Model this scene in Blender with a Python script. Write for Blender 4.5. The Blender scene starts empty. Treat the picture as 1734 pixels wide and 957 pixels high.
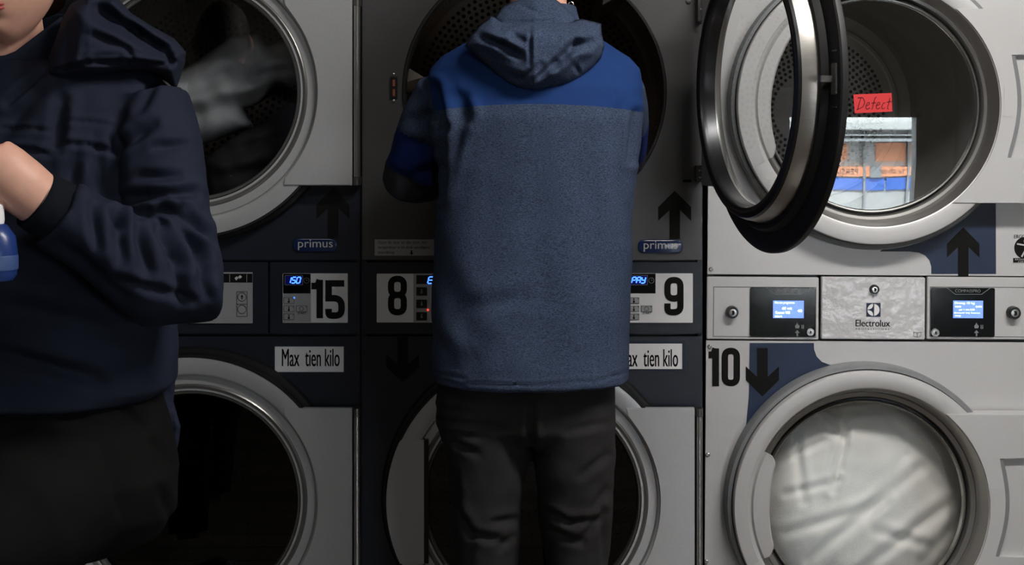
import bpy, bmesh, math, random
from mathutils import Vector, Matrix, noise, geometry
from math import sin, cos, pi, sqrt, exp, radians

random.seed(7)
S = bpy.context.scene
COL = S.collection
# ------------------------------------------------------------------ camera
F, PCX, PCY, CAMY, CAMZ = 2202.0, 867.0, 230.0, -3.0, 1.345   # focal length and principal point in photograph pixels
cd = bpy.data.cameras.new('camera'); cam = bpy.data.objects.new('camera', cd); COL.objects.link(cam)
cam.location = (0, CAMY, CAMZ); cam.rotation_euler = (radians(90), 0, 0)
cd.sensor_width = 36; cd.lens = F / 1734 * 36; cd.shift_y = -(478.5 - PCY) / 1734; cd.clip_start = .05
S.camera = cam
# ------------------------------------------------------------------ world, lamps, exposure
w = bpy.data.worlds.new('overcast_sky'); S.world = w; w.use_nodes = True
bg = w.node_tree.nodes['Background']; bg.inputs[0].default_value = (.86, .93, 1, 1); bg.inputs[1].default_value = 24.0
def area(name, loc, rot, sx, sy, power, color=(1, 1, 1), portal=False, spread=180):
    l = bpy.data.lights.new(name, 'AREA'); l.shape = 'RECTANGLE'; l.size = sx; l.size_y = sy
    l.energy = power; l.color = color; l.spread = radians(spread)
    o = bpy.data.objects.new(name, l); COL.objects.link(o); o.location = loc; o.rotation_euler = rot
    if portal: l.cycles.is_portal = True
    return o
area('ceiling_lamp_light', (1.2, -1.45, 2.64), (0, 0, 0), 1.45, .22, 58, (1, .97, .93))
area('ceiling_lamp_light', (-.6, -2.6, 2.64), (0, 0, 0), 1.45, .22, 6, (1, .97, .93))
sl = bpy.data.lights.new('shopfront_fill_sun', 'SUN'); sl.energy = 26; sl.angle = radians(3); so = bpy.data.objects.new('shopfront_fill_sun', sl); COL.objects.link(so); so.rotation_euler = (radians(-42), 0, 0)  # added lamp, only to brighten the shop front; the sky is overcast
area('window_portal', (1.96, -4.62, .95), (radians(90), 0, 0), 1.06, 1.1, 1, portal=True)
vs = S.view_settings; S.display_settings.display_device = 'sRGB'
vs.view_transform = 'Standard'; vs.look = 'None'; vs.gamma = 1; vs.exposure = 0.0; vs.use_curve_mapping = False
S.cycles.use_denoising = True
S.cycles.max_bounces = 8; S.cycles.transparent_max_bounces = 16; S.cycles.sample_clamp_indirect = 6
S.cycles.caustics_reflective = False; S.cycles.caustics_refractive = False

# ------------------------------------------------------------------ materials
def lin(c):
    return tuple(((v / 255) / 12.92 if v / 255 <= .04045 else ((v / 255 + .055) / 1.055) ** 2.4) for v in c)
MATS = {}
def mat(name, rgb, rough=.5, metal=0, var=.06, vscale=40, bump=0, bscale=200, emit=0, spec=.5, stretch=None, sheen=0, coat=0):
    """procedural surface; rgb is 0-255 sRGB of the thing's own colour"""
    m = bpy.data.materials.new(name); m.use_nodes = True; MATS[name] = m
    nt = m.node_tree; p = nt.nodes['Principled BSDF']; N = nt.nodes.new; L = nt.links.new
    c = lin(rgb)
    tc = N('ShaderNodeTexCoord'); src = tc.outputs['Object']
    if stretch:
        mp = N('ShaderNodeMapping'); mp.inputs['Scale'].default_value = stretch; L(src, mp.inputs[0]); src = mp.outputs[0]
    nz = N('ShaderNodeTexNoise'); nz.inputs['Scale'].default_value = vscale; nz.inputs['Detail'].default_value = 3; L(src, nz.inputs['Vector'])
    mx = N('ShaderNodeMix'); mx.data_type = 'RGBA'
    mx.inputs['A'].default_value = tuple(max(0, v * (1 - 2 * var)) for v in c) + (1,)
    mx.inputs['B'].default_value = tuple(min(1, v * (1 + 2 * var)) for v in c) + (1,)
    L(nz.outputs['Fac'], mx.inputs['Factor']); L(mx.outputs['Result'], p.inputs['Base Color'])
    p.inputs['Roughness'].default_value = rough; p.inputs['Metallic'].default_value = metal
    p.inputs['Specular IOR Level'].default_value = spec
    p.inputs['Sheen Weight'].default_value = sheen; p.inputs['Coat Weight'].default_value = coat
    if emit:
        L(mx.outputs['Result'], p.inputs['Emission Color']); p.inputs['Emission Strength'].default_value = emit
    if bump:
        n2 = N('ShaderNodeTexNoise'); n2.inputs['Scale'].default_value = bscale; n2.inputs['Detail'].default_value = 4; L(src, n2.inputs['Vector'])
        b = N('ShaderNodeBump'); b.inputs['Strength'].default_value = bump; b.inputs['Distance'].default_value = .004
        L(n2.outputs['Fac'], b.inputs['Height']); L(b.outputs[0], p.inputs['Normal'])
    return m
def glass(name, tint=(255, 255, 255), refl=.1, rough=0.0):
    m = bpy.data.materials.new(name); m.use_nodes = True; nt = m.node_tree; N = nt.nodes.new; L = nt.links.new
    nt.nodes.remove(nt.nodes['Principled BSDF']); out = nt.nodes['Material Output']
    t = N('ShaderNodeBsdfTransparent'); t.inputs[0].default_value = lin(tint) + (1,)
    g = N('ShaderNodeBsdfGlossy'); g.inputs['Roughness'].default_value = rough
    lw = N('ShaderNodeLayerWeight'); lw.inputs['Blend'].default_value = .5
    pw = N('ShaderNodeMath'); pw.operation = 'POWER'; pw.inputs[1].default_value = 5; L(lw.outputs['Facing'], pw.inputs[0])
    fr = N('ShaderNodeMath'); fr.operation = 'MULTIPLY_ADD'; L(pw.outputs[0], fr.inputs[0]); fr.inputs[1].default_value = .75 * (1 - refl); fr.inputs[2].default_value = refl
    mx = N('ShaderNodeMixShader'); L(fr.outputs[0], mx.inputs[0]); L(t.outputs[0], mx.inputs[1]); L(g.outputs[0], mx.inputs[2]); L(mx.outputs[0], out.inputs[0])
    return m
M = {}
M['navy'] = mat('navy_enamel', (33, 38, 49), .38, 0, .05, 30)
M['seam'] = mat('black_gap', (8, 8, 9), .8)
M['greymetal'] = mat('grey_coated_steel', (86, 85, 86), .42, .35, .08, 14)
M['silver'] = mat('silver_paint', (200, 201, 203), .36, .35, .03, 220, .02, 900)
M['esilver'] = mat('pale_silver_paint', (204, 203, 203), .40, .25, .02, 260, .02, 900)
M['steel'] = mat('stainless_steel', (190, 190, 188), .24, .9, .04, 60)
M['groove'] = mat('pressed_steel', (172, 170, 167), .30, .85, .03, 40)
M['brushed'] = mat('brushed_steel', (186, 182, 176), .34, .85, .06, 30, stretch=(1, 1, 8))
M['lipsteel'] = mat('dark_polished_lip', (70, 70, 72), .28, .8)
M['darksteel'] = mat('dim_steel', (120, 118, 114), .33, .85, .1, 20)
M['bezel'] = mat('grey_bezel', (128, 130, 132), .45, .1)
M['black'] = mat('black_plastic', (17, 17, 18), .38)
M['gloss'] = mat('black_glossy_panel', (9, 10, 12), .12, 0, .05)
M['rubber'] = mat('black_rubber', (18, 18, 19), .55)
M['sticker'] = mat('black_sticker', (20, 20, 19), .6, spec=.15)
M['white'] = mat('white_sticker', (247, 246, 248), .5, 0, .02)
M['greylabel'] = mat('silver_label', (176, 177, 180), .4, .2, .03)
M['eblue'] = mat('navy_sticker', (32, 46, 72), .5)
M['badge'] = mat('blue_badge', (30, 48, 92), .18, 0, .05, coat=.6)
M['badgetext'] = mat('pale_lettering', (214, 212, 210), .4)
M['lcd'] = mat('blue_lcd', (112, 146, 255), .3, 0, .10, 300, emit=.95)
M['lcdtext'] = mat('lcd_text', (225, 236, 255), .3, emit=1.1)
M['led'] = mat('led_blue', (60, 110, 255), .3, emit=3.5)
M['leddim'] = mat('led_window', (6, 12, 70), .25, emit=.5)
M['ledred'] = mat('led_red', (255, 60, 40), .3, emit=2.5)
M['red'] = mat('red_paper', (226, 62, 66), .8, 0, .03)
M['redink'] = mat('dark_red_ink', (120, 16, 24), .8)
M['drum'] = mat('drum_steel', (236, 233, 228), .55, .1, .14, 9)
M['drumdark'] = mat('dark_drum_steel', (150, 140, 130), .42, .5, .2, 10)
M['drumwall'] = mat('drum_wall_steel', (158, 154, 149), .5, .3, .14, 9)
M['hole'] = mat('hole_black', (5, 5, 5), .9)
M['glass'] = glass('door_glass', (249, 250, 250), .16)
M['darkglass'] = glass('smoked_door_glass', (110, 112, 116), .05)
M['dimpane'] = glass('dimming_window_glass', (110, 112, 112), .04)  # grey tint added to dim the bright outdoors behind the small window
M['pane'] = glass('window_glass', (240, 245, 245), .04)
M['sheet'] = mat('white_cotton', (242, 237, 229), .85, 0, .03, 12, .25, 500, sheen=.2)
M['greycloth'] = mat('pale_grey_cloth', (170, 172, 176), .9, 0, .12, 14, .3, 400)
M['darkcloth'] = mat('charcoal_cloth', (36, 37, 40), .9, 0, .15, 14, .3, 400)
M['skin'] = mat('skin', (226, 172, 150), .48, 0, .05, 60, .06, 700)
M['lip'] = mat('lip', (172, 76, 74), .4)
M['eye'] = mat('eye_white', (230, 228, 224), .2)
M['hair'] = mat('dark_hair', (30, 24, 20), .55, 0, .3, 90, .5, 300, stretch=(1, 1, .15))
M['parka'] = mat('navy_cotton_twill', (33, 38, 53), .78, 0, .08, 25, .22, 900, spec=.15)
M['parkadark'] = mat('navy_rib_knit', (19, 22, 29), .9, 0, .12, 40, .4, 500, spec=.15, stretch=(4, 4, .6))
M['blacktrouser'] = mat('black_trouser_cloth', (12, 12, 12), .85, 0, .08, 30, .2, 800, spec=.15)
M['greytrouser'] = mat('charcoal_trouser_cloth', (43, 42, 43), .85, 0, .10, 50, .25, 900, spec=.15)
M['shoe'] = mat('dark_leather', (30, 28, 27), .5)
M['gold'] = mat('pale_metal', (205, 200, 190), .2, 1)
M['bluebottle'] = mat('blue_plastic', (34, 58, 118), .3, 0, .1)
M['wall'] = mat('warm_grey_plaster', (120, 116, 110), .8, 0, .05, 3)
M['ceil'] = mat('ceiling_paint', (165, 165, 163), .85)
M['orange'] = mat('orange_panel', (246, 164, 124), .6, 0, .06, 3)
M['kioskwhite'] = mat('white_panel', (224, 222, 220), .6, 0, .05, 2)
M['kioskblue'] = mat('blue_panel', (60, 104, 190), .6, 0, .12, 5)
M['kioskgrey'] = mat('grey_post', (130, 132, 134), .5)
M['lampglow'] = mat('lamp_diffuser', (255, 250, 240), .5, emit=2.2)
def heather(name, rgb, extra=None):
    """woven melange cloth: short horizontal flecks of lighter and darker yarn"""
    m = mat(name, rgb, .9, 0, .05, 20, .35, 1100, spec=.15)
    nt = m.node_tree; N = nt.nodes.new; L = nt.links.new; p = nt.nodes['Principled BSDF']
    tc = N('ShaderNodeTexCoord'); mp = N('ShaderNodeMapping'); mp.inputs['Scale'].default_value = (260, 260, 900); L(tc.outputs['Object'], mp.inputs[0])
    nz = N('ShaderNodeTexNoise'); nz.inputs['Scale'].default_value = 1; nz.inputs['Detail'].default_value = 2; L(mp.outputs[0], nz.inputs['Vector'])
    c = lin(rgb); cr = N('ShaderNodeValToRGB'); e = cr.color_ramp.elements
    e[0].position = .3; e[0].color = tuple(v * .45 for v in c) + (1,); e[1].position = .72; e[1].color = tuple(min(1, v * 1.75) for v in c) + (1,)
    L(nz.outputs['Fac'], cr.inputs[0]); L(cr.outputs[0], p.inputs['Base Color'])
    return m
M['heather'] = heather('blue_grey_melange', (59, 70, 92))
M['yoke'] = mat('royal_blue_cloth', (29, 57, 110), .85, 0, .05, 60, .25, 1200, spec=.15)
M['bandblue'] = mat('deep_blue_cloth', (22, 40, 96), .85, 0, .06, 60, .25, 1200, spec=.15)
M['sleevegrey'] = mat('charcoal_blue_cloth', (50, 51, 56), .88, 0, .06, 60, .25, 1200, spec=.15)
def planks():
    m = bpy.data.materials.new('dark_floor_planks'); m.use_nodes = True; nt = m.node_tree; N = nt.nodes.new; L = nt.links.new
    p = nt.nodes['Principled BSDF']; tc = N('ShaderNodeTexCoord'); b = N('ShaderNodeTexBrick')
    b.inputs['Color1'].default_value = lin((92, 84, 76)) + (1,); b.inputs['Color2'].default_value = lin((74, 68, 62)) + (1,); b.inputs['Mortar'].default_value = lin((24, 22, 20)) + (1,)
    b.inputs['Scale'].default_value = 1; b.inputs['Brick Width'].default_value = 1.1; b.inputs['Row Height'].default_value = .14; b.inputs['Mortar Size'].default_value = .004
    L(tc.outputs['Object'], b.inputs['Vector']); L(b.outputs['Color'], p.inputs['Base Color']); p.inputs['Roughness'].default_value = .27
    return m
M['floor'] = planks()

# ------------------------------------------------------------------ geometry helpers
def W(px, py, y=0.0):
    k = (y - CAMY) / F
    return Vector(((px - PCX) * k, y, CAMZ - (py - PCY) * k))
def K(y): return (y - CAMY) / F
def PX(v):
    d = v[1] - CAMY
    return PCX + v[0] * F / d, PCY + (CAMZ - v[2]) * F / d

class B:
    """collects shapes, then links them as one mesh object"""
    def __init__(s): s.bm = bmesh.new(); s.mi = 0
    def face(s, vs):
        try:
            f = s.bm.faces.new(vs); f.material_index = s.mi; return f
        except ValueError: return None
    def box(s, a, b, bev=0):
        xs, ys, zs = zip(a, b)
        x0, x1, y0, y1, z0, z1 = min(xs), max(xs), min(ys), max(ys), min(zs), max(zs)
        r = bmesh.ops.create_cube(s.bm, size=1, matrix=Matrix.Translation(((x0 + x1) / 2, (y0 + y1) / 2, (z0 + z1) / 2)) @ Matrix.Diagonal((x1 - x0, y1 - y0, z1 - z0, 1)))
        fs = {f for v in r['verts'] for f in v.link_faces}
        for f in fs: f.material_index = s.mi
        if bev:
            es = list({e for v in r['verts'] for e in v.link_edges})
            bmesh.ops.bevel(s.bm, geom=es, offset=bev, segments=2, affect='EDGES')
        return s
    def prism(s, pts, y0, y1, bev=0):
        """pts: (x, z) outline; solid between y0 (front) and y1 (rear)"""
        a = sum(pts[i][0] * pts[(i + 1) % len(pts)][1] - pts[(i + 1) % len(pts)][0] * pts[i][1] for i in range(len(pts)))
        if a < 0: pts = pts[::-1]
        f = [s.bm.verts.new((x, y0, z)) for x, z in pts]; r = [s.bm.verts.new((x, y1, z)) for x, z in pts]
        F0 = s.face(f); s.face(r[::-1]); n = len(pts)
        for i in range(n): s.face((f[i], r[i], r[(i + 1) % n], f[(i + 1) % n]))
        if bev and F0:
            r = bmesh.ops.bevel(s.bm, geom=list(F0.edges), offset=bev, segments=2, affect='EDGES')
            for q in r['faces']: q.material_index = s.mi
        return s
    def lathe(s, c, prof, seg=96, a0=0, a1=2 * pi):
        """revolve (radius, y) about the y axis through c=(x, z)"""
        full = abs(a1 - a0 - 2 * pi) < 1e-6; n = seg if full else seg + 1; rings = []
        for r, y in prof:
            if r < 1e-6: rings.append([s.bm.verts.new((c[0], y, c[1]))]); continue
            rings.append([s.bm.verts.new((c[0] + r * cos(a0 + (a1 - a0) * i / seg), y, c[1] + r * sin(a0 + (a1 - a0) * i / seg))) for i in range(n)])
        for p, q in zip(rings, rings[1:]):
            for i in range(seg):
                j = (i + 1) % n
                if len(p) == 1: s.face((p[0], q[j], q[i]))
                elif len(q) == 1: s.face((p[i], p[j], q[0]))
                else: s.face((p[i], p[j], q[j], q[i]))
        return s
    def plate_hole(s, x0, x1, z0, z1, c, r, y0, y1, seg=96):
        ang = sorted([2 * pi * i / seg for i in range(seg)] + [math.atan2(z - c[1], x - c[0]) % (2 * pi) for x in (x0, x1) for z in (z0, z1)])
        def outer(a):
            dx, dz = cos(a), sin(a); t = 1e9
            if dx > 1e-9: t = min(t, (x1 - c[0]) / dx)
            if dx < -1e-9: t = min(t, (x0 - c[0]) / dx)
            if dz > 1e-9: t = min(t, (z1 - c[1]) / dz)
            if dz < -1e-9: t = min(t, (z0 - c[1]) / dz)
            return c[0] + dx * t, c[1] + dz * t
        R = []
        for a in ang:
            o = outer(a); i = (c[0] + r * cos(a), c[1] + r * sin(a))
            R.append([s.bm.verts.new((p[0], y, p[1])) for p, y in ((o, y0), (i, y0), (i, y1), (o, y1))])
        n = len(R)
        for k in range(n):
            a, b = R[k], R[(k + 1) % n]
            for q in range(4): s.face((a[q], a[(q + 1) % 4], b[(q + 1) % 4], b[q]))
        return s
    def tube(s, path, rad, seg=20, cap=True, up=None):
        """path of points, rad: radius or (ra, rb) per point"""
        path = [Vector(p) for p in path]; rings = []
        if not isinstance(rad, (list, tuple)): rad = [rad] * len(path)
        t0 = (path[1] - path[0]).normalized(); u = Vector(up) if up else (Vector((0, 0, 1)) if abs(t0.z) < .9 else Vector((0, 1, 0)))
        for i, p in enumerate(path):
            t = (path[min(i + 1, len(path) - 1)] - path[max(i - 1, 0)]).normalized()
            u = (u - t * u.dot(t)).normalized(); v = t.cross(u)
            ra, rb = rad[i] if isinstance(rad[i], (list, tuple)) else (rad[i], rad[i])
            rings.append([s.bm.verts.new(p + u * ra * cos(2 * pi * k / seg) + v * rb * sin(2 * pi * k / seg)) for k in range(seg)])
        for a, b in zip(rings, rings[1:]):
            for k in range(seg): s.face((a[k], a[(k + 1) % seg], b[(k + 1) % seg], b[k]))
        if cap: s.face(rings[0][::-1]); s.face(rings[-1])
        return s
    def loft(s, rings, seg=48, cap=True):
        """rings: (centre, half width x, half depth y, squareness)"""
        R = []
        for c, a, b, e in rings:
            pts = []
            for k in range(seg):
                t = 2 * pi * k / seg; ct, st = cos(t), sin(t)
                pts.append(s.bm.verts.new((c[0] + a * math.copysign(abs(ct) ** (2 / e), ct), c[1] + b * math.copysign(abs(st) ** (2 / e), st), c[2])))
            R.append(pts)
        for a, b in zip(R, R[1:]):
            for k in range(seg): s.face((a[k], a[(k + 1) % seg], b[(k + 1) % seg], b[k]))
        if cap: s.face(R[0][::-1]); s.face(R[-1])
        return s
    def ball(s, c, r, seg=24):
        r = r if isinstance(r, (tuple, list)) else (r, r, r)
        q = bmesh.ops.create_uvsphere(s.bm, u_segments=seg, v_segments=max(8, seg // 2), radius=1, matrix=Matrix.Translation(c) @ Matrix.Diagonal((r[0], r[1], r[2], 1)))
        for f in {f for v in q['verts'] for f in v.link_faces}: f.material_index = s.mi
        return s
    def dot(s, c, r, y, n=8):
        s.face([s.bm.verts.new((c[0] + r * cos(-2 * pi * k / n), y, c[1] + r * sin(-2 * pi * k / n))) for k in range(n)])
    def stroke(s, pts, wd, y, closed=False, th=.0006):
        """flat band of width wd along an (x, z) path, thickness th in front of y"""
        pts = [Vector(p) for p in pts]; n = len(pts); Lf = []; Rt = []
        for i in range(n):
            a = pts[(i - 1) % n] if (closed or i > 0) else pts[i]; b = pts[(i + 1) % n] if (closed or i < n - 1) else pts[i]
            d1 = (pts[i] - a); d2 = (b - pts[i])
            d1 = d1.normalized() if d1.length > 1e-9 else d2.normalized(); d2 = d2.normalized() if d2.length > 1e-9 else d1
            t = (d1 + d2).normalized(); nn = Vector((-t.y, t.x)); k = 1 / max(.5, nn.dot(Vector((-d1.y, d1.x))))
            Lf.append(pts[i] + nn * wd / 2 * k); Rt.append(pts[i] - nn * wd / 2 * k)
        m = n if closed else n - 1
        A = [[s.bm.verts.new((q.x, yy, q.y)) for q in side] for side, yy in ((Lf, y - th), (Rt, y - th), (Rt, y), (Lf, y))]
        for i in range(m):
            j = (i + 1) % n
            for q in range(4): s.face((A[q][i], A[q][j], A[(q + 1) % 4][j], A[(q + 1) % 4][i]))
        if not closed:
            for i in (0, n - 1): s.face([A[q][i] for q in range(4)])
        return s

def rpath(pts, r, closed=False, seg=6):
    """round the corners of an (x, z) path"""
    out = []; n = len(pts)
    for i in range(n):
        if not closed and i in (0, n - 1): out.append(tuple(pts[i])); continue
        p = Vector(pts[i]); a = Vector(pts[(i - 1) % n]) - p; b = Vector(pts[(i + 1) % n]) - p
        q = min(r, a.length * .499, b.length * .499); p0 = p + a.normalized() * q; p1 = p + b.normalized() * q
        for k in range(seg + 1):
            t = k / seg; out.append(tuple(p0 * (1 - t) ** 2 + p * 2 * t * (1 - t) + p1 * t * t))
    return out

def finish(bm, smooth=True, angle=35):
    bmesh.ops.recalc_face_normals(bm, faces=bm.faces[:])
    for f in bm.faces: f.smooth = smooth
    if smooth:
        for e in bm.edges:
            if len(e.link_faces) == 2 and e.calc_face_angle(0) > radians(angle): e.smooth = False

def obj(name, b, mats, parent=None, origin=None, smooth=True, angle=35, label=None):
    """link b as one mesh object; coordinates of b are in world space (or in the parent's own space when it is turned)"""
    bm = b.bm if isinstance(b, B) else b
    finish(bm, smooth, angle)
    off = Vector(parent.get('_w', (0, 0, 0))) if parent else Vector((0, 0, 0))
    og = Vector(origin) if origin is not None else off
    bmesh.ops.translate(bm, verts=bm.verts[:], vec=-og)
    me = bpy.data.meshes.new(name); bm.to_mesh(me); bm.free()
    for m in (mats if isinstance(mats, (list, tuple)) else [mats]): me.materials.append(m)
    o = bpy.data.objects.new(name, me); COL.objects.link(o)
    o['_w'] = tuple(og)
    if parent: o.parent = parent; o.location = og - off
    else: o.location = og
    if label: o['label'] = label
    return o
def tag(o, label=None, cat=None, group=None, kind=None):
    for k, v in (('label', label), ('category', cat), ('group', group), ('kind', kind)):
        if v: o[k] = v
    return o
def thing(name, loc, label, cat, group=None):
    o = bpy.data.objects.new(name, None); COL.objects.link(o); o.location = loc; o['_w'] = tuple(loc); o.empty_display_size = .1
    return tag(o, label, cat, group)
def struct(name, b, m, smooth=False): return tag(obj(name, b, m, smooth=smooth), kind='structure')

def text_pts(txt):
    cu = bpy.data.curves.new('lettering', 'FONT'); cu.body = txt; cu.size = 1; cu.resolution_u = 4
    o = bpy.data.objects.new('lettering', cu); COL.objects.link(o)
    dg = bpy.context.evaluated_depsgraph_get(); me = bpy.data.meshes.new_from_object(o.evaluated_get(dg))
    V = [(v.co.x, v.co.y) for v in me.vertices]; P = [tuple(p.vertices) for p in me.polygons]
    bpy.data.objects.remove(o); bpy.data.curves.remove(cu); bpy.data.meshes.remove(me)
    return V, P
def add_text(b, txt, x0, z0, x1, z1, y, slant=0, flip=False, bold=0):
    """fit txt in the box (x0..x1, z0..z1) on the plane y; flip: read from the +y side"""
    V, P = text_pts(txt); ax = min(v[0] for v in V); bx = max(v[0] for v in V); az = min(v[1] for v in V); bz = max(v[1] for v in V)
    for dx in ((-bold, bold) if bold else (0,)):
        vs = []
        for u, v in V:
            t = (v - az) / (bz - az); s_ = (u - ax) / (bx - ax)
            vs.append(b.bm.verts.new((x0 + (x1 - x0) * s_ + slant * (t - .5) + dx, y, z0 + (z1 - z0) * t)))
        for p in P: b.face([vs[i] for i in p])
    return b

def fuse(bm, voxel, smooth=4):
    """melt overlapping shapes into one continuous skin"""
    bmesh.ops.recalc_face_normals(bm, faces=bm.faces[:])
    me = bpy.data.meshes.new('skin'); bm.to_mesh(me); bm.free()
    o = bpy.data.objects.new('skin', me); COL.objects.link(o)
    md = o.modifiers.new('r', 'REMESH'); md.mode = 'VOXEL'; md.voxel_size = voxel
    if smooth:
        sm = o.modifiers.new('s', 'SMOOTH'); sm.factor = .5; sm.iterations = smooth
    dg = bpy.context.evaluated_depsgraph_get(); m2 = bpy.data.meshes.new_from_object(o.evaluated_get(dg))
    out = bmesh.new(); out.from_mesh(m2)
    bpy.data.objects.remove(o); bpy.data.meshes.remove(me); bpy.data.meshes.remove(m2)
    return out
def seg_d(px, py, x0, y0, x1, y1):
    dx, dy = x1 - x0, y1 - y0; L2 = dx * dx + dy * dy or 1
    t = max(0, min(1, ((px - x0) * dx + (py - y0) * dy) / L2))
    ex, ey = px - (x0 + t * dx), py - (y0 + t * dy)
    sgn = 1 if (px - x0) * dy - (py - y0) * dx > 0 else -1
    return sqrt(ex * ex + ey * ey), t, sgn
def fold_amount(px, py, folds):
    h = 0
    for f in folds:
        x0, y0, x1, y1, wd, dp = f[:6]
        if min(x0, x1) - 4 * wd > px or max(x0, x1) + 4 * wd < px or min(y0, y1) - 4 * wd > py or max(y0, y1) + 4 * wd < py: continue
        d, t, sg = seg_d(px, py, x0, y0, x1, y1); tp = .35 + .65 * sin(pi * min(1, max(0, .08 + .84 * t)))
        h -= dp * tp * exp(-(d / wd) ** 2)
        h += .55 * dp * tp * exp(-((d - 2.0 * wd) / (1.1 * wd)) ** 2) * (1 if sg > 0 else .45)
    return h
def drape(bm, folds, rumple=.003, rscale=9, seed=0, facing=True, gain=1.0):
    """press folds into cloth: the folds were located on the photograph, the cloth surface itself is moved"""
    bm.normal_update(); off = Vector((seed * 3.1, seed * 1.7, seed)); mv = []
    for v in bm.verts:
        n = v.normal; h = rumple * (noise.noise(v.co * rscale + off) + .5 * noise.noise(v.co * rscale * 2.3 + off))
        if folds and (n.y < .25 or not facing):
            px, py = PX(v.co); h += gain * fold_amount(px, py, folds) * min(1, max(0, (.25 - n.y) / .5))
        mv.append((v, n * h))
    for v, d in mv: v.co += d
    return bm
def puff(outline, ybase, thick, rim, folds=(), step=6, back=.02, rumple=.0015, seed=0, conv=None):
    """a soft padded shape: outline in photograph pixels, resting on the surface ybase(px, py), bulging towards -y"""
    conv = conv or W; yb = ybase if callable(ybase) else (lambda x, y: ybase)
    dense = []
    n = len(outline)
    for i in range(n):
        a, c = outline[i], outline[(i + 1) % n]; L_ = math.dist(a, c); k = max(1, int(L_ / step))
        dense += [(a[0] + (c[0] - a[0]) * j / k, a[1] + (c[1] - a[1]) * j / k) for j in range(k)]
    def inside(x, y):
        r = False; j = n - 1
        for i in range(n):
            xi, yi = outline[i]; xj, yj = outline[j]
            if (yi > y) != (yj > y) and x < (xj - xi) * (y - yi) / (yj - yi) + xi: r = not r
            j = i
        return r
    def edge_d(x, y): return min(seg_d(x, y, *outline[i], *outline[(i + 1) % n])[0] for i in range(n))
    xs = [p[0] for p in outline]; ys = [p[1] for p in outline]; pts = list(dense); ds = [0] * len(dense)
    gy = min(ys); row = 0
    while gy < max(ys):
        gx = min(xs) + (step / 2 if row % 2 else 0)
        while gx < max(xs):
            if inside(gx, gy):
                d = edge_d(gx, gy)
                if d > step * .55: pts.append((gx, gy)); ds.append(d)
            gx += step
        gy += step * .87; row += 1
    m = len(dense)
    vo, eo, fo, *_ = geometry.delaunay_2d_cdt([Vector(p) for p in pts], [(i, (i + 1) % m) for i in range(m)], [list(range(m))], 1, 1e-4)
    b = B(); fr = []; bk = []
    for i, p in enumerate(vo):
        d = edge_d(p.x, p.y) if i >= m else 0
        q = min(1, d / rim); h = thick * sqrt(max(0, 1 - (1 - q) ** 2)) if i >= m else 0
        y0 = yb(p.x, p.y)
        if i >= m:
            h += fold_amount(p.x, p.y, folds) * min(1, d / (rim * .4)); v3 = conv(p.x, p.y, y0)
            h += rumple * noise.noise(v3 * 22 + Vector((seed, 0, 0)))
        fr.append(b.bm.verts.new(conv(p.x, p.y, y0 - h)))
        bk.append(fr[-1] if i < m else b.bm.verts.new(conv(p.x, p.y, y0 + back * q)))
    for f in fo:
        b.face([fr[i] for i in f]); 
        if any(i >= m for i in f): b.face([bk[i] for i in reversed(f)])
    return b
def rect(x0, y0, x1, y1, y, conv=None):
    c = conv or W; a = c(x0, y0, y); d = c(x1, y1, y); return a.x, d.z, d.x, a.z   # x0 z0 x1 z1
def poly(pts, y, conv=None):
    c = conv or W; return [(c(px, py, y).x, c(px, py, y).z) for px, py in pts]
def rrect(x0, z0, x1, z1, r, seg=5): return rpath([(x0, z0), (x1, z0), (x1, z1), (x0, z1)], r, True, seg)
def card(b, x0, y0, x1, y1, y, th=.001, r=0, conv=None):
    a, z0, c, z1 = rect(x0, y0, x1, y1, y, conv)
    b.prism(rrect(a, z0, c, z1, r) if r else [(a, z0), (c, z0), (c, z1), (a, z1)], y - th, y)
    return b
def ptext(b, txt, x0, y0, x1, y1, y, conv=None, slant=0, bold=0):
    a, z0, c, z1 = rect(x0, y0, x1, y1, y, conv); return add_text(b, txt, a, z0, c, z1, y, slant, bold=bold)
def digit(b, ch, x0, y0, x1, y1, y, wd, conv=None):
    """bold condensed numeral in a pixel box, stroke wd pixels"""
    h = wd / 2; l, r, t, u = x0 + h, x1 - h, y0 + h, y1 - h; c = conv or W; k = K(y); m = (t + u) / 2; rad = (r - l) * .62
    cnt = [0]
    def S_(pts, rr=0, closed=False):
        cnt[0] += 1; q = rpath(pts, rr, closed, 8) if rr else pts
        b.stroke([(c(px, py, y).x, c(px, py, y).z) for px, py in q], wd * k, y - .00025 * cnt[0], closed)
    if ch == '0': S_([(l, t), (r, t), (r, u), (l, u)], rad, True)
    if ch == '8': S_([(l, t), (r, t), (r, m - 1), (l, m - 1)], rad, True); S_([(l, m - 1), (r, m - 1), (r, u), (l, u)], rad, True)
    if ch == '9':
        S_([(l, t), (r, t), (r, m + 4), (l, m + 4)], rad, True); S_([(r, m - 8), (r, u), (l, u), (l, u - (u - m) * .55)], rad)
    if ch == '5':
        S_([(x1 - 1, t), (l, t), (l, m - wd * .55)]); S_([(l, m - wd * .55 + h), (l, m - wd*.55 - h)])
        S_([(l - h, m - wd * .2), (r, m - wd * .2), (r, u), (l, u), (l, u - (u - m) * .42)], rad)
    if ch == '1':
        S_([(r, y0), (r, y1)]); S_([(x0, y0 + wd * .95), (r - wd * .3, y0 + wd * .95), (r, y0)], wd * .6)
    return b
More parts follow.
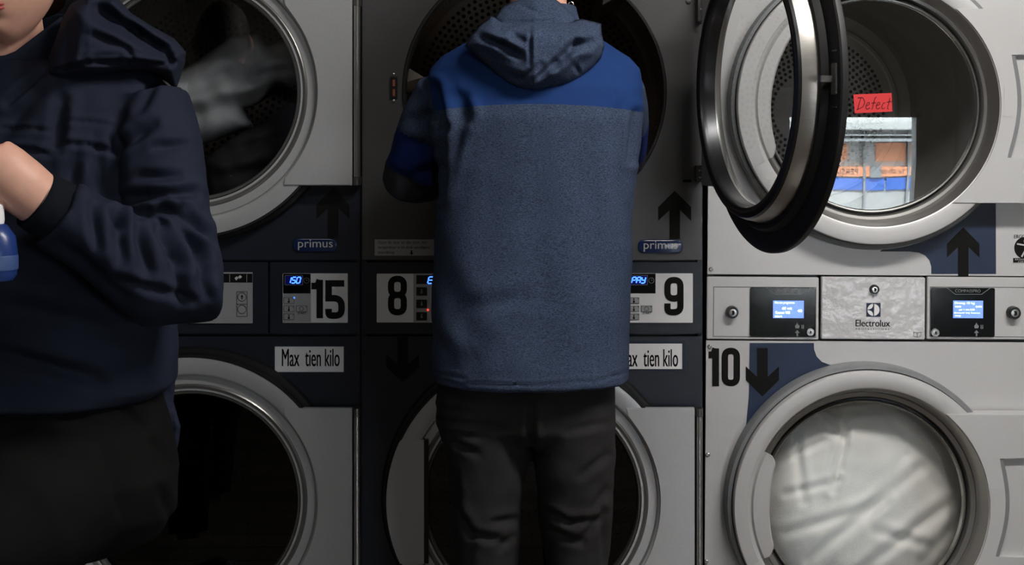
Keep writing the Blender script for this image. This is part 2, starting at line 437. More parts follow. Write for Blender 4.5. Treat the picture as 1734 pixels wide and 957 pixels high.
def seven(b, s, x0, y0, x1, y1, y, wd, conv=None):
    """lit segment display characters"""
    segs = {'1': 'bc', '5': 'afgcd', '0': 'abcdef', 'P': 'abefg', 'A': 'abcefg', 'Y': 'bcdfg', 'C': 'aed', 'E': 'adefg'}
    c = conv or W; n = len(s); cw = (x1 - x0) / n; k = K(y); sl = (y1 - y0) * .12
    for i, ch in enumerate(s):
        a = x0 + i * cw + cw * .12; d = x0 + (i + 1) * cw - cw * .12; m = (y0 + y1) / 2
        P = {'a': ((a + sl, y0), (d + sl, y0)), 'b': ((d + sl, y0), (d, m)), 'c': ((d, m), (d - sl, y1)), 'd': ((a - sl, y1), (d - sl, y1)), 'e': ((a, m), (a - sl, y1)), 'f': ((a + sl, y0), (a, m)), 'g': ((a, m), (d, m))}
        for g in segs[ch]:
            (p, q), (p2, q2) = P[g]; dx, dy = (p2 - p) * .08, (q2 - q) * .08
            b.stroke([(c(p + dx, q + dy, y).x, c(p + dx, q + dy, y).z), (c(p2 - dx, q2 - dy, y).x, c(p2 - dx, q2 - dy, y).z)], wd * k, y)
    return b

# ------------------------------------------------------------------ the room
RX0, RX1, RY0, RY1, RZ = -2.6, 2.75, -4.6, 0.95, 2.72
b = B(); b.box((RX0 - .1, RY0 - .1, -.1), (RX1 + .1, RY1 + .1, 0)); struct('floor', b, M['floor'])
b = B(); b.box((RX0 - .1, RY0 - .1, RZ), (RX1 + .1, RY1 + .1, RZ + .1)); struct('ceiling', b, M['ceil'])
b = B(); b.box((RX0 - .1, RY0 - .1, 0), (RX0, RY1 + .1, RZ)); struct('wall_left', b, M['wall'])
b = B(); b.box((RX1, RY0 - .1, 0), (RX1 + .1, RY1 + .1, RZ)); struct('wall_right', b, M['wall'])
b = B(); b.box((RX0, RY1, 0), (RX1, RY1 + .1, RZ)); struct('wall_back', b, M['wall'])
WX0, WX1, WZ0, WZ1 = 1.45, 2.47, .42, 1.47
def front_wall():
    b = B(); y0, y1 = RY0 - .1, RY0
    SX0, SX1, SZ0, SZ1 = -2.0, -1.5, 1.2, 1.68
    b.box((RX0, y0, 0), (SX0, y1, RZ)); b.box((SX1, y0, 0), (WX0, y1, RZ)); b.box((SX0, y0, 0), (SX1, y1, SZ0)); b.box((SX0, y0, SZ1), (SX1, y1, RZ)); b.box((WX1, y0, 0), (RX1, y1, RZ))
    f = B(); t = .02
    for k in range(5): xx = SX0 + (SX1 - SX0) * k / 4; f.box((max(SX0, xx - t / 2), y0 + .02, SZ0), (min(SX1, xx + t / 2), y1, SZ1))
    f.box((SX0, y0 + .02, SZ0), (SX1, y1, SZ0 + t)); f.box((SX0, y0 + .02, SZ1 - t), (SX1, y1, SZ1)); f.box((SX0, y0 + .02, 1.5), (SX1, y1, 1.53))
    w2 = struct('window_2', f, M['kioskgrey']); g = B(); g.box((SX0, RY0 - .055, SZ0), (SX1, RY0 - .05, SZ1)); obj('window_pane', g, M['dimpane'], w2, smooth=False)
    b.box((WX0, y0, 0), (WX1, y1, WZ0)); b.box((WX0, y0, WZ1), (WX1, y1, RZ))
    struct('wall_front', b, M['wall'])
    f = B(); t = .035
    for a, c in (((WX0, y0, WZ0), (WX0 + t, y1 + .01, WZ1)), ((WX1 - t, y0, WZ0), (WX1, y1 + .01, WZ1)), ((WX0, y0, WZ0), (WX1, y1 + .01, WZ0 + t)), ((WX0, y0, WZ1 - t), (WX1, y1 + .01, WZ1))): f.box(a, c)
    fr = struct('window_1', f, M['kioskgrey'])
    g = B(); g.box((WX0 + t, RY0 - .055, WZ0 + t), (WX1 - t, RY0 - .05, WZ1 - t)); obj('window_pane', g, M['pane'], fr, smooth=False)
front_wall()
for (x, y, nm) in ((1.2, -1.45, 'ceiling lamp near the pale machine side'), (-.6, -2.6, 'ceiling lamp on the dark dryer side')):
    t = thing('ceiling_lamp', (x, y, RZ), 'long white fluorescent ' + nm, 'lamp')
    b = B(); b.box((x - .78, y - .15, RZ - .03), (x + .78, y + .15, RZ), .006); obj('housing', b, M['kioskwhite'], t)
    b = B(); b.box((x - .74, y - .12, RZ - .05), (x + .74, y + .12, RZ - .03), .004); obj('diffuser', b, M['lampglow'], t)

# ------------------------------------------------------------------ dark stacked dryers
YD = -.045
def primus_door(mach, cpx, cpy, hinge_px, open_deg=0, name='door', glassmat='darkglass'):
    c = W(cpx, cpy, YD); cx, cz = c.x, c.z; k = K(YD); R = 249 * k; G = 217 * k
    hx = W(hinge_px, cpy, YD).x; hy = -.028
    b = B()
    b.lathe((cx, cz), [(.2505, -.032), (R - .004, -.032), (R - .004, YD + .002), (R - .003, YD + .001), (R - .006, YD), (G + .002, YD), (G - .002, YD + .002), (G - .0035, YD + .004)], 128)
    door = obj(name, b, M['silver'], mach, origin=(hx, hy, cz))
    q = B(); q.lathe((cx, cz), [(G - .0035, YD + .004), (G - .010, -.022), (G - .018, -.020), (.272, -.021), (.266, -.032), (.262, -.0345), (.256, -.033), (.2525, -.024), (.2505, -.020)], 128); obj('pressed_groove', q, M['groove'], door)
    # hinge plate: from the groove to the hinge rod
    a0 = math.asin(159 / 217.0 * .985); pts = [(cx + (G + .001) * cos(a0 - 2 * a0 * i / 24), cz + (G + .001) * sin(a0 - 2 * a0 * i / 24)) for i in range(25)]
    zt = cz + 159 * k; zb = cz - 159 * k; xr = hx - 7.5 * k
    pts = [(pts[0][0] + .012, zt)] + pts[1:-1] + [(pts[-1][0] + .012, zb), (xr, zb), (xr, zt)]
    p = B(); p.prism(pts, YD - .004, -.033, .002); obj('hinge_plate', p, M['silver'], door, smooth=False)
    # finger grip: flat segment of the rim over the groove with a straight edge
    xc = cx - 183 * k; hh = 105 * k; Rg = R - .003; aa = math.asin(hh / Rg)
    gp = [(cx - Rg * cos(aa - 2 * aa * i / 20), cz + Rg * sin(aa - 2 * aa * i / 20)) for i in range(21)] + [(xc, cz - hh), (xc, cz + hh)]
    g = B(); g.prism(gp, YD - .002, -.034, .0012); obj('finger_grip', g, M['silver'], door, smooth=False)
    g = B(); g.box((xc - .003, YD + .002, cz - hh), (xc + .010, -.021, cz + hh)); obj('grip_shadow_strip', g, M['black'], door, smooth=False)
    # polished trim ring, bowl with glass, seal
    r = B(); r.lathe((cx, cz), [(.2505, -.019), (.2505, -.028), (.248, -.032), (.244, -.031), (.241, -.026), (.240, -.016)], 128); obj('trim_ring', r, M['steel'], door)
    q = B(); q.lathe((cx, cz), [(.2755, -.030), (.274, -.016), (.270, .002), (.266, .012)], 128); obj('bowl', q, M['brushed'], door)
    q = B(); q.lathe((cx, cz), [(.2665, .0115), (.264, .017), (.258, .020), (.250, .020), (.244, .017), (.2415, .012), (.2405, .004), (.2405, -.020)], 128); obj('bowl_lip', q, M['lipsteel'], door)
    s_ = B(); s_.lathe((cx, cz), [(.274, -.0318), (.276, -.019), (.280, -.015), (.286, -.016), (.290, -.022), (.293, -.028), (R - .012, -.029), (R - .002, -.031), (R + .0008, -.034), (R + .0008, YD + .002), (R - .0005, YD - .0008), (R - .006, YD - .0008), (R - .0065, YD + .001)], 128); obj('inner_seal', s_, M['rubber'], door)
    gl = B(); gl.lathe((cx, cz), [(.2415, -.018), (0, -.020)], 96); obj('door_glass', gl, M[glassmat], door)
    lt = B(); lx = cx - R + .022; lt.box((lx - .010, -.034, cz - .028), (lx + .010, -.0265, cz + .028), .001); lt.box((lx + .002, -.028, cz - .006), (lx + .014, -.004, cz + .006), .001)
    for dz in (.05, -.05): lt.box((lx - .008, -.034, cz + dz - .001), (lx + .008, -.0275, cz + dz + .001))
    obj('latch', lt, M['darksteel'], door)
    else_ring = B(); else_ring.lathe((cx, cz), [(R + .012, .0), (R + .012, -.010), (R + .008, -.016), (R - .004, -.018), (.275, -.016), (.275, 0)], 128)
    if open_deg: else_ring.bm.free()
    else: obj('frame_seal', else_ring, M['rubber'], mach)
    if open_deg: door.rotation_euler = (0, 0, radians(open_deg))
    return door

def perforate(b, c, r0, r1, y, pitch, hr, n=8):
    rings = int((r1 - r0) / (pitch * .87))
    for i in range(rings + 1):
        r = r0 + i * pitch * .87; m = max(6, int(2 * pi * r / pitch))
        for j in range(m):
            a = 2 * pi * (j + .5 * (i % 2)) / m; b.dot((c[0] + r * cos(a), c[1] + r * sin(a)), hr, y, n)

def tumble_drum(mach, cx, cz, r, depth, m, name, r0=.02):
    b = B(); b.lathe((cx, cz), [(r - .045, .022), (r - .047, .05), (r, .055), (r, depth), (r * .96, depth + .02), (.06, depth), (0, depth)], 96)
    b.mi = 1; perforate(b, (cx, cz), r0, r * .9, depth - .004, .0185, .0052)
    for i in range(26):                                                        # holes round the drum's wall
        for j in range(90):
            a = 2 * pi * (j + .5 * (i % 2)) / 90; y = .09 + i * .019
            if y > depth - .03: continue
            u = Vector((cos(a), 0, sin(a))); t = Vector((-sin(a), 0, cos(a))); ctr = Vector((cx, y, cz)) + u * (r - .002)
            b.face([b.bm.verts.new(ctr + t * .005 * cos(2 * pi * k / 6) + Vector((0, .005 * sin(2 * pi * k / 6), 0))) for k in range(6)])
    d = obj(name, b, [m, M['hole']], mach)
    for j in range(3):
        a = radians(52 + 120 * j); u = Vector((cos(a), 0, sin(a))); t = Vector((-sin(a), 0, cos(a))); v = B()
        base = [Vector((cx, 0, cz)) + u * (r - .003) + t * .035, Vector((cx, 0, cz)) + u * (r - .085), Vector((cx, 0, cz)) + u * (r - .003) - t * .035]
        f = [v.bm.verts.new(p + Vector((0, .075, 0))) for p in base]; g = [v.bm.verts.new(p + Vector((0, depth - .01, 0))) for p in base]
        v.face(f); v.face(g[::-1])
        for i in range(3): v.face((f[i], g[i], g[(i + 1) % 3], f[(i + 1) % 3]))
        obj('lifter_vane', v, m, d)
    return d

ARROW = [(0, 0), (28, 28), (28, 51), (9, 33), (9, 82), (-9, 82), (-9, 33), (-28, 51), (-28, 28)]
def arrow(parent, tip, sy=1, up=True, m='sticker', conv=None, y=-.0005, sx=1, th=.0008):
    pts = [(tip[0] + x * sx, tip[1] + (yy * sy if up else -yy * sy)) for x, yy in ARROW]
    b = B(); b.prism(poly(pts, y, conv), y - th, y); return obj('arrow_sticker', b, M[m], parent, smooth=False)

def machine_shell(mach, x0, x1, ztop, m, depth=.76, conv=None):
    b = B(); t = .012
    b.box((x0, .004, .0), (x0 + t, depth, ztop)); b.box((x1 - t, .004, 0), (x1, depth, ztop)); b.box((x0, .004, ztop - t), (x1, depth, ztop)); b.box((x0, depth - t, 0), (x1, depth, ztop)); b.box((x0, .004, 0), (x1, depth, .09))
    b.box((x0 + t, .022, CAMZ - (590 - PCY) * K(0)), (x1 - t, depth - t, CAMZ - (425 - PCY) * K(0)))
    return obj('cabinet', b, m, mach, smooth=False)

def button(par, x0, y0, x1, y1, y, icon=True, conv=None):
    b = B(); card(b, x0, y0, x1, y1, y, .0012, .002, conv); o = obj('push_button', b, M['greylabel'], par, smooth=False)
    i = B(); c = conv or W; k = K(y)
    a, z0, d, z1 = rect(x0, y0, x1, y1, y - .0012, conv); i.stroke([(a, z0), (d, z0), (d, z1), (a, z1)], .6 * k, y - .0012, True, .0003)
    cxp, cyp = x0 + (x1 - x0) * .5, (y0 + y1) / 2
    if icon == 'ring': i.stroke([(c(cxp + 3.4 * cos(t * pi / 8), cyp + 3.4 * sin(t * pi / 8), y).x, c(cxp, cyp + 3.4 * sin(t * pi / 8), y).z) for t in range(16)], .7 * k, y - .0012, True, .0003)
    else:
        i.dot((c(cxp, cyp + 2, y).x, c(cxp, cyp + 2, y).z), 1.9 * k, y - .0016, 12); card(i, cxp - .8, cyp - 4, cxp + .8, cyp + 1, y - .0012, .0004, 0, conv)
    i.dot((c(x1 - 1.5, y0 + 1.5, y).x, c(x1 - 1.5, y0 + 1.5, y).z), .8 * k, y - .0016, 8)
    obj('button_symbol', i, M['sticker'], o, smooth=False)

def timer(mach, x0, num, shown, lit=None):
    """control plate of a dryer: display, buttons and its number; x0 = pixel of the plate's edge"""
    y = -.006
    b = B(); card(b, x0, 463, x0 + 110, 546.5, y, .002, .002); p = obj('control_plate', b, M['white'], mach, smooth=False, label='white plate numbered ' + num)
    y -= .002
    b = B(); card(b, x0 + .5, 463.5, x0 + 47, 497, y, .0006); obj('display_window', b, M['gloss'], p, smooth=False)
    b = B(); card(b, x0 + .5, 497, x0 + 47.5, 546, y, .0005); obj('keypad', b, M['greylabel' if num == '15' else 'white'], p, smooth=False)
    y2 = y - .0008
    b = B(); card(b, x0 + 4, 467, x0 + 33, 482, y2, .0004); obj('display_backlight', b, M['leddim'], p, smooth=False)
    b = B(); a, z0, d, z1 = rect(x0 + 3.5, 466.5, x0 + 33.5, 482.5, y2); b.stroke([(a, z0), (d, z0), (d, z1), (a, z1)], .8 * K(y), y2, True, .0008); c = W(x0 + 40, 475, y)
    b.stroke([(c.x + 4.5 * K(y) * cos(t * pi / 10), c.z + 4.5 * K(y) * sin(t * pi / 10)) for t in range(20)], .7 * K(y), y2, True); b.stroke([(c.x, c.z + .003), (c.x, c.z), (c.x + .003, c.z)], .7 * K(y), y2); obj('display_frame', b, M['bezel'], p, smooth=False)
    b = B(); seven(b, shown, x0 + 6.5, 469.5, x0 + 30.5, 479.5, y2 - .0006, 2.1); obj('display_digits', b, M['led'], p, smooth=False)
    for yy in (504, 518, 531.5): button(p, x0 + 1.5, yy, x0 + 19, yy + 10, y - .0005)
    button(p, x0 + 22.5, 518, x0 + 41, 528, y - .0005, 'ring')
    b = B(); ptext(b, 'START', x0 + 25, 528.3, x0 + 39.5, 532.2, y - .0009, bold=.0002); obj('start_lettering', b, M['sticker'], p, smooth=False)
    if lit: b = B(); q = W(x0 + lit[0], lit[1], y); b.ball((q.x, q.y, q.z), .0022, 12); obj('indicator_light', b, M['led'], p)
    b = B()
    if num == '15':
        digit(b, '1', x0 + 48.5, 474, x0 + 68, 539, y - .0002, 11); digit(b, '5', x0 + 72, 474.5, x0 + 105, 540, y - .0002, 11)
    else: digit(b, '9', x0 + 62, 469, x0 + 94.5, 534, y - .0002, 10.5)
    obj('number_lettering', b, M['sticker'], p, smooth=False)
    return p

def badge(mach, x0, x1, y0, y1, tx):
    b = B(); y = -.001; a, z0, c, z1 = rect(x0, y0, x1, y1, y); h = (z1 - z0) / 2
    def pill(s_): return rpath([(a + h - h * s_, z0 + h - h * s_), (c - h + h * s_, z0 + h - h * s_), (c - h + h * s_, z0 + h + h * s_), (a + h - h * s_, z0 + h + h * s_)], h * s_ * .999, True, 10)
    prev = None
    for s_, yy in ((1, y), (1, y - .002), (.93, y - .0035), (.8, y - .0042)):
        ring = [b.bm.verts.new((p[0], yy, p[1])) for p in pill(s_)]
        if prev:
            for i in range(len(ring)): b.face((prev[i], prev[(i + 1) % len(ring)], ring[(i + 1) % len(ring)], ring[i]))
        prev = ring
    b.face(prev); o = obj('maker_badge', b, M['badge'], mach, label='blue oval badge with pale lettering')
    t = B(); ptext(t, 'primus', tx[0], tx[1], tx[2], tx[3], -.0056); obj('badge_lettering', t, M['badgetext'], o, smooth=False)

def paper_note(name, x0, y0, x1, y1, label, y=-.002, m='white'):
    t = thing(name, tuple(W((x0 + x1) / 2, y1, y)), label, 'notice')
    b = B(); card(b, x0, y0, x1, y1, y, .0006); obj('paper', b, M[m], t, smooth=False)
    return t

def stack_dryer(off, label, upper_open, mid):
    """one dark stacked dryer; off = pixel shift of its cabinet"""
    x0 = W(32 + off, 0, 0).x; x1 = W(610 + off, 0, 0).x; ztop = 2.08
    mach = thing('stack_dryer', ((x0 + x1) / 2, .38, 0), label, 'dryer', None)
    machine_shell(mach, x0, x1, ztop, M['navy'])
    zA = lambda py: W(0, py, 0).z
    cu = W(321 + off + (4 if mid else 0), 155, 0); cl = W(321 + off, 848, 0); cx = cu.x
    hole = 222 * K(0)
    b = B(); b.plate_hole(x0 + .002, x1 - .002, zA(440), ztop - .002, (cx, cu.z), hole, 0, .012); obj('upper_front_panel', b, M['greymetal' if mid else 'navy'], mach, smooth=False)
    b = B(); b.plate_hole(x0 + .002, x1 - .002, .10, zA(570), (cl.x, cl.z), .281, 0, .012); obj('lower_front_panel', b, M['navy'], mach, smooth=False)
    for a, c in ((32, 453.5), (456, 609)):
        b = B(); p, z0, q, z1 = rect(a + off + .5, 444.5, c + off, 566, -.004); b.box((p, -.004, z0), (q, .015, z1), .002); obj('control_panel', b, M['navy'], mach, smooth=False)
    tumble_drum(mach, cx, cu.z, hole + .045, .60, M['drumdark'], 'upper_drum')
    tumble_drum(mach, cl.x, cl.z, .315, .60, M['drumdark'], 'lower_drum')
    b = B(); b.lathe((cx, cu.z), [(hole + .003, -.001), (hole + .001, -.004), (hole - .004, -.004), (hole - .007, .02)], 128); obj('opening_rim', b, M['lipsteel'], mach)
    primus_door(mach, 321 + off, 850, 603.5 + off, 0, 'lower_door')
    d = primus_door(mach, 321 + off, 155, 603.5 + off, 102 if upper_open else 0, 'upper_door', 'glass' if upper_open else 'glass')
    for zc in (155, 850):
        if upper_open and zc == 155: continue
        y = -.030; a = W(598 + off, zc - 145, y); c = W(598 + off, zc + 145, y); r = .0075
        b = B(); xx = W(604 + off, zc, y).x
        b.tube([(xx, y, a.z), (xx, y, c.z)], r, 20)
        o = obj('hinge_rod', b, M['steel'], mach)
        for s_ in (-1, 1):
            q = B(); zc2 = W(0, zc + s_ * 152, y).z; q.tube([(xx, y, zc2 - .009), (xx, y, zc2 + .009)], .0085, 20); q.box((xx - .008, y, zc2 - .009), (xx + .008, .002, zc2 + .009)); obj('hinge_block', q, M['darksteel'], o)
        q = B(); q.box((xx - .013, -.016, c.z), (xx + .007, .001, a.z)); obj('hinge_backing', q, M['black'], o, smooth=False)
    return mach, d

left, _ = stack_dryer(0, 'dark navy stacked tumble dryer numbered 15, clothes tumbling behind its upper glass', False, False)
midm, odoor = stack_dryer(580, 'dark navy stacked dryer numbered 8 and 9 with its upper door swung open', True, True)
# left machine details
timer(left, 479, '15', '150', (19, 504.5))
badge(left, 496.5, 571, 404, 426.5, (504.6, 406, 563.5, 423.5)); arrow(left, (564, 318), 1.04)
b = B(); card(b, 318, 461, 428, 547.5, -.006, .002, .002); sp = obj('symbol_plate', b, M['greylabel'], left, smooth=False)
b = B(); card(b, 318, 463.5, 427.5, 478.5, -.008, .0006); obj('symbol_strip', b, M['black'], sp, smooth=False)
b = B(); yy = -.0082
for r_ in ((401, 494, 418.5, 515), (401, 515, 418.5, 536)):
    a, z0, c, z1 = rect(*r_, yy); b.stroke([(a, z0), (c, z0), (c, z1), (a, z1)], .6 * K(0), yy, True); q = W((r_[0] + r_[2]) / 2, (r_[1] + r_[3]) / 2 - 1.5, yy)
    b.stroke([(q.x + .0098 * cos(t * pi / 12), q.z + .0098 * sin(t * pi / 12)) for t in range(24)], .7 * K(0), yy, True)
b.prism(poly([(409.7, 499), (412, 503), (410.5, 503), (410.5, 507), (409, 507), (409, 503), (407.5, 503)], yy), yy - .0004, yy); obj('machine_symbol', b, M['sticker'], sp, smooth=False)
b = B(); b.prism(poly([(397, 471), (401, 468), (404, 471), (400, 475)], yy - .0008), yy - .0012, yy - .0004); b.prism(poly([(403, 469), (406.5, 466), (410, 469), (406, 472.5)], yy - .0008), yy - .0012, yy - .0004)
for xx in (389, 418): b.stroke([(W(xx, 464, yy).x, W(xx, 464, yy).z), (W(xx, 478, yy).x, W(xx, 478, yy).z)], .5 * K(0), yy - .0006)
obj('hand_symbol', b, M['badgetext'], sp, smooth=False)
n = paper_note('paper_notice', 465.5, 587, 582, 630, 'white paper notice reading Max tien kilo below the number 15 panel')
b = B(); ptext(b, 'Max  tien kilo', 477.5, 591, 575, 620.5, -.0028, bold=.0004); obj('lettering', b, M['sticker'], n, smooth=False)
b = B(); card(b, 462, 583.5, 587, 634, -.0005, .0008, .002); obj('tape_film', b, mat('tape_film', (52, 58, 70), .15), n, smooth=False)
# middle machine details
timer(midm, 1063, '9', 'PAY')
badge(midm, 1080, 1156, 406, 429, (1090, 408.5, 1147.5, 426)); arrow(midm, (1142.5, 323)); arrow(midm, (682, 648), .95, False)
n = paper_note('paper_notice', 1038, 582, 1155, 625, 'white paper notice reading Max tien kilo half hidden behind the standing man')
b = B(); ptext(b, 'Max  tien kilo', 1050, 591.5, 1148, 621, -.0028, bold=.0004); obj('lettering', b, M['sticker'], n, smooth=False)
b = B(); card(b, 1034, 577, 1160, 629, -.0005, .0008, .002); obj('tape_film', b, MATS['tape_film'], n, smooth=False)
# number 8 plate
y = -.006; b = B(); card(b, 638, 463.5, 748, 546, y, .002, .002); p8 = obj('control_plate', b, M['white'], midm, smooth=False, label='white plate numbered 8')
b = B(); card(b, 700, 464, 747.5, 545.5, y - .002, .0006); obj('keypad', b, M['greylabel'], p8, smooth=False)
b = B(); digit(b, '8', 657, 467, 689, 534, y - .0022, 10.5); obj('number_lettering', b, M['sticker'], p8, smooth=False)
b = B(); card(b, 705, 466, 745, 481, y - .0026, .0006); obj('display_window', b, M['gloss'], p8, smooth=False)
b = B(); seven(b, 'E', 724, 469, 734, 480, y - .0034, 2); obj('display_digits', b, M['led'], p8, smooth=False)
for yy in (486.5, 507.5, 528.5):
    b = B(); card(b, 705, yy, 723, yy + 14, y - .0026, .0015, .001); o = obj('push_button', b, M['gloss'], p8, smooth=False)
    b = B(); q = W(714, yy + 8.5, y - .0043); b.dot((q.x, q.z), .0028, q.y, 12); card(b, 713, yy + 3, 715, yy + 8, q.y, .0002); obj('button_symbol', b, M['bezel'], o, smooth=False)
b = B(); q = W(724.5, 525, y - .003); b.ball(q, .0022, 12); obj('indicator_light', b, M['ledred'], p8)
n = paper_note('instruction_strip', 634.5, 405.5, 735, 433, 'narrow silver instruction strip with three text lines above the number 8', -.002, 'greylabel')
b = B(); yy = -.0028
ptext(b, 'Open de deur en dan sluit, stel', 640, 407.5, 722, 414.5, yy); ptext(b, 'temperatuur in en druk vervolgens', 640, 416, 727, 423, yy); ptext(b, 'staartknop.', 640, 424.5, 669, 431.5, yy)
b.prism(poly([(697, 432), (693.5, 428), (695.7, 428), (695.7, 424), (698.3, 424), (698.3, 428), (700.5, 428)], yy), yy - .0003, yy); obj('lettering', b, M['sticker'], n, smooth=False)
# door switch on the grey front, hinge leaves and slot on its other side
y = -.001; b = B(); card(b, 661, 130, 673, 167, y, .004, .001); sw = obj('door_switch', b, M['black'], midm, smooth=False)
b = B(); card(b, 665, 135, 669, 146, y - .004, .001); card(b, 665, 151, 669, 163, y - .004, .001); obj('switch_contacts', b, mat('copper_contact', (190, 110, 90), .35, .6), sw, smooth=False)
for py in (126, 171):
    b = B(); q = W(667, py, y); b.lathe((q.x, q.z), [(.0035, 0), (.0034, -.002), (0, -.003)], 16); obj('screw_head', b, M['steel'], midm)
b = B(); q = W(1166, 2, y); b.lathe((q.x, q.z), [(.006, 0), (.0058, -.003), (0, -.004)], 16); obj('screw_head', b, M['darksteel'], midm)
for a in ((1181, -30, 1191, 38), (1178, 280, 1189, 308)):
    b = B(); p, z0, q, z1 = rect(*a, -.02); b.box((p, -.034, z0), (q, .001, z1), .002); h = obj('hinge_leaf', b, M['darksteel'], midm)
    for t in (.3, .7):
        b = B(); zz = z0 + (z1 - z0) * t; b.lathe(((p + q) / 2, zz), [(.003, -.034), (.0028, -.0365), (0, -.037)], 12); obj('screw_head', b, M['steel'], h)
b = B(); card(b, 1156, 304, 1171, 309, -.0002, .0006, .003); obj('slot', b, M['hole'], midm, smooth=False)

# laundry behind the left dryer's upper glass
def laundry(name, outline, y, thick, rim, folds, m, label, back=.06, step=7, rump=.012):
    b = puff(outline, y, thick, rim, folds, step=step, back=back, rumple=rump); base = min((v.co for v in b.bm.verts), key=lambda c: c.z).copy()
    return tag(obj(name, b, m, origin=base, angle=80), label, 'clothes')
laundry('grey_garment', [(250, 150), (330, 105), (390, 62), (440, 55), (455, 75), (485, 62), (512, 75), (518, 140), (470, 150), (440, 175), (415, 185), (430, 215), (400, 225), (330, 250), (260, 230)], .20, .10, 60,
        [(390, 140, 500, 115, 9, .02), (330, 150, 430, 105, 12, .02), (420, 170, 470, 140, 8, .02), (455, 85, 510, 95, 8, .03), (300, 200, 400, 180, 14, .02)], M['greycloth'], 'pale grey garment tumbling behind the upper dryer glass beside the parka hood')
laundry('dark_garment', [(345, 270), (390, 235), (440, 210), (470, 190), (505, 150), (525, 190), (510, 260), (470, 320), (400, 360), (345, 345)], .14, .08, 50,
        [(390, 260, 480, 230, 10, .02), (370, 300, 450, 290, 12, .02)], M['darkcloth'], 'charcoal garment lying low in the upper drum under the pale grey garment')

# ------------------------------------------------------------------ pale stacked machine
TH = .0066
EB = Vector(((W(1196, 0, 0).x + W(1766, 0, 0).x) / 2, .38, 0))
def E(px, py, y=0.0):
    v = W(px, py, y) - EB
    return EB + Vector((v.x * cos(TH) - v.z * sin(TH), v.y, v.x * sin(TH) + v.z * cos(TH)))
em = thing('stack_washer', tuple(EB), 'pale silver stacked machine numbered 10 with white sheet behind its lower glass', 'washing machine')
em.rotation_euler = (0, TH, 0)   # this machine stands a touch out of level
x0, x1 = E(1197, 500).x, E(1766, 500).x
machine_shell(em, x0, x1, 2.05, M['black'])
def zE(py): return E(1480, py, 0).z
cu = E(1474, 178, 0); cl = E(1461, 848, 0)
b = B(); b.plate_hole(x0 + .001, x1, zE(466), 2.048, (cu.x, cu.z), .262, 0, .014); obj('upper_front_panel', b, M['esilver'], em, smooth=False)
b = B(); b.plate_hole(x0 - .001, x1, .08, zE(578.5), (cl.x, cl.z), .262, 0, .014); obj('lower_front_panel', b, M['esilver'], em, smooth=False)
def wedge(pts, nm='navy_panel'):
    b = B(); b.prism(poly(pts, -.0002, E), -.0008, .0); obj(nm, b, M['eblue'], em, smooth=False)
wedge(rpath([(1686, 335), (1686.5, 464), (1577, 464)], .1)[:1] + [(1686.5, 464), (1577, 464)] + [(577 + 1000, 452), (1574, 441), (1567, 433), (1556, 428), (1540, 426), (1490, 426), (1575, 352)])
wedge([(1269.5, 581), (1378, 581), (1378.5, 592), (1383, 604), (1392, 613), (1405, 618), (1420, 619), (1450, 619)] + [(1461 + 197 * cos(radians(a)), 848 - 197 * sin(radians(a))) for a in range(94, 170, 4)] + [(1256, 770), (1264, 715), (1268, 670)])
def ebz(cpx, cpy, R, G, gl, yf=-.055, handle=(150, 208)):
    c = E(cpx, cpy, yf); cc = (c.x, c.z); k = K(yf); R *= k; G *= k; rg = gl * K(0)
    nm = 'upper_door' if cpy < 400 else 'lower_door'
    b = B(); b.lathe(cc, [(R + .0135, 0), (R + .0135, -.030), (R + .010, -.036), (R + .002, -.038), (R + .0005, -.030)], 128); obj('door_bezel', b, M['bezel'], em)
    b = B(); b.lathe(cc, [(R - .002, -.020), (R, -.048), (R - .002, yf + .001), (R - .005, yf), (G + .001, yf), (G - .002, yf + .002)], 160)
    d = obj(nm, b, M['esilver'], em)
    b = B(); b.lathe(cc, [(G - .002, yf + .002), (G - .004, yf + .006), (G - .0195, -.004), (rg + .034, -.002), (rg + .031, -.011), (rg + .026, -.015), (rg + .016, -.012), (rg + .0125, -.004), (rg + .0115, .006)], 160); obj('pressed_well', b, M['groove'], d)
    b = B(); b.lathe(cc, [(rg + .0125, .005), (rg + .0095, .006), (rg + .007, .006)], 128); obj('door_gasket', b, M['black'], d)
    b = B(); b.lathe(cc, [(rg + .0075, .007), (rg + .0075, -.005), (rg + .005, -.009), (rg + .002, -.008), (rg, .003)], 128); obj('trim_ring', b, M['steel'], d)
    b = B(); b.lathe(cc, [(rg + .001, .002), (rg * .7, .0005), (0, 0)], 96); g = obj('door_glass', b, M['glass'], d)
    # pull handle bridging the groove
    b = B(); a0, a1 = radians(handle[0]), radians(handle[1]); n_ = 40; ri = rg - .001; Ro = R - .003
    prof = [(Ro, yf - .0005), (G + .006, yf - .0015), (G + .001, yf + .004), (G - .004, yf + .004), (G - .008, yf - .0015), (ri + .004, yf - .003), (ri, yf + .002), (ri + .002, yf + .012), (Ro, yf + .008)]
    rows = []
    for i in range(n_ + 1):
        t = i / n_; a = a0 + (a1 - a0) * t; q = min(t, 1 - t) * n_; cut = .012 * max(0, 1 - q / 3) ** 2 
        e = .010 * (2 * t - 1) ** 2
        rows.append([b.bm.verts.new((cc[0] + (r_ + ((cut + e) if r_ < G - .01 else 0)) * cos(a), yv, cc[1] + (r_ + ((cut + e) if r_ < G - .01 else 0)) * sin(a))) for r_, yv in prof])
    for p, q in zip(rows, rows[1:]):
        for j in range(len(prof)): b.face((p[j], p[(j + 1) % len(prof)], q[(j + 1) % len(prof)], q[j]))
    b.face(rows[0]); b.face(rows[-1][::-1]); obj('pull_handle', b, M['esilver'], d, angle=28)
    return cc, d
(ccu, du) = ebz(1486, 177, 238, 209, 177, handle=(136, 207))
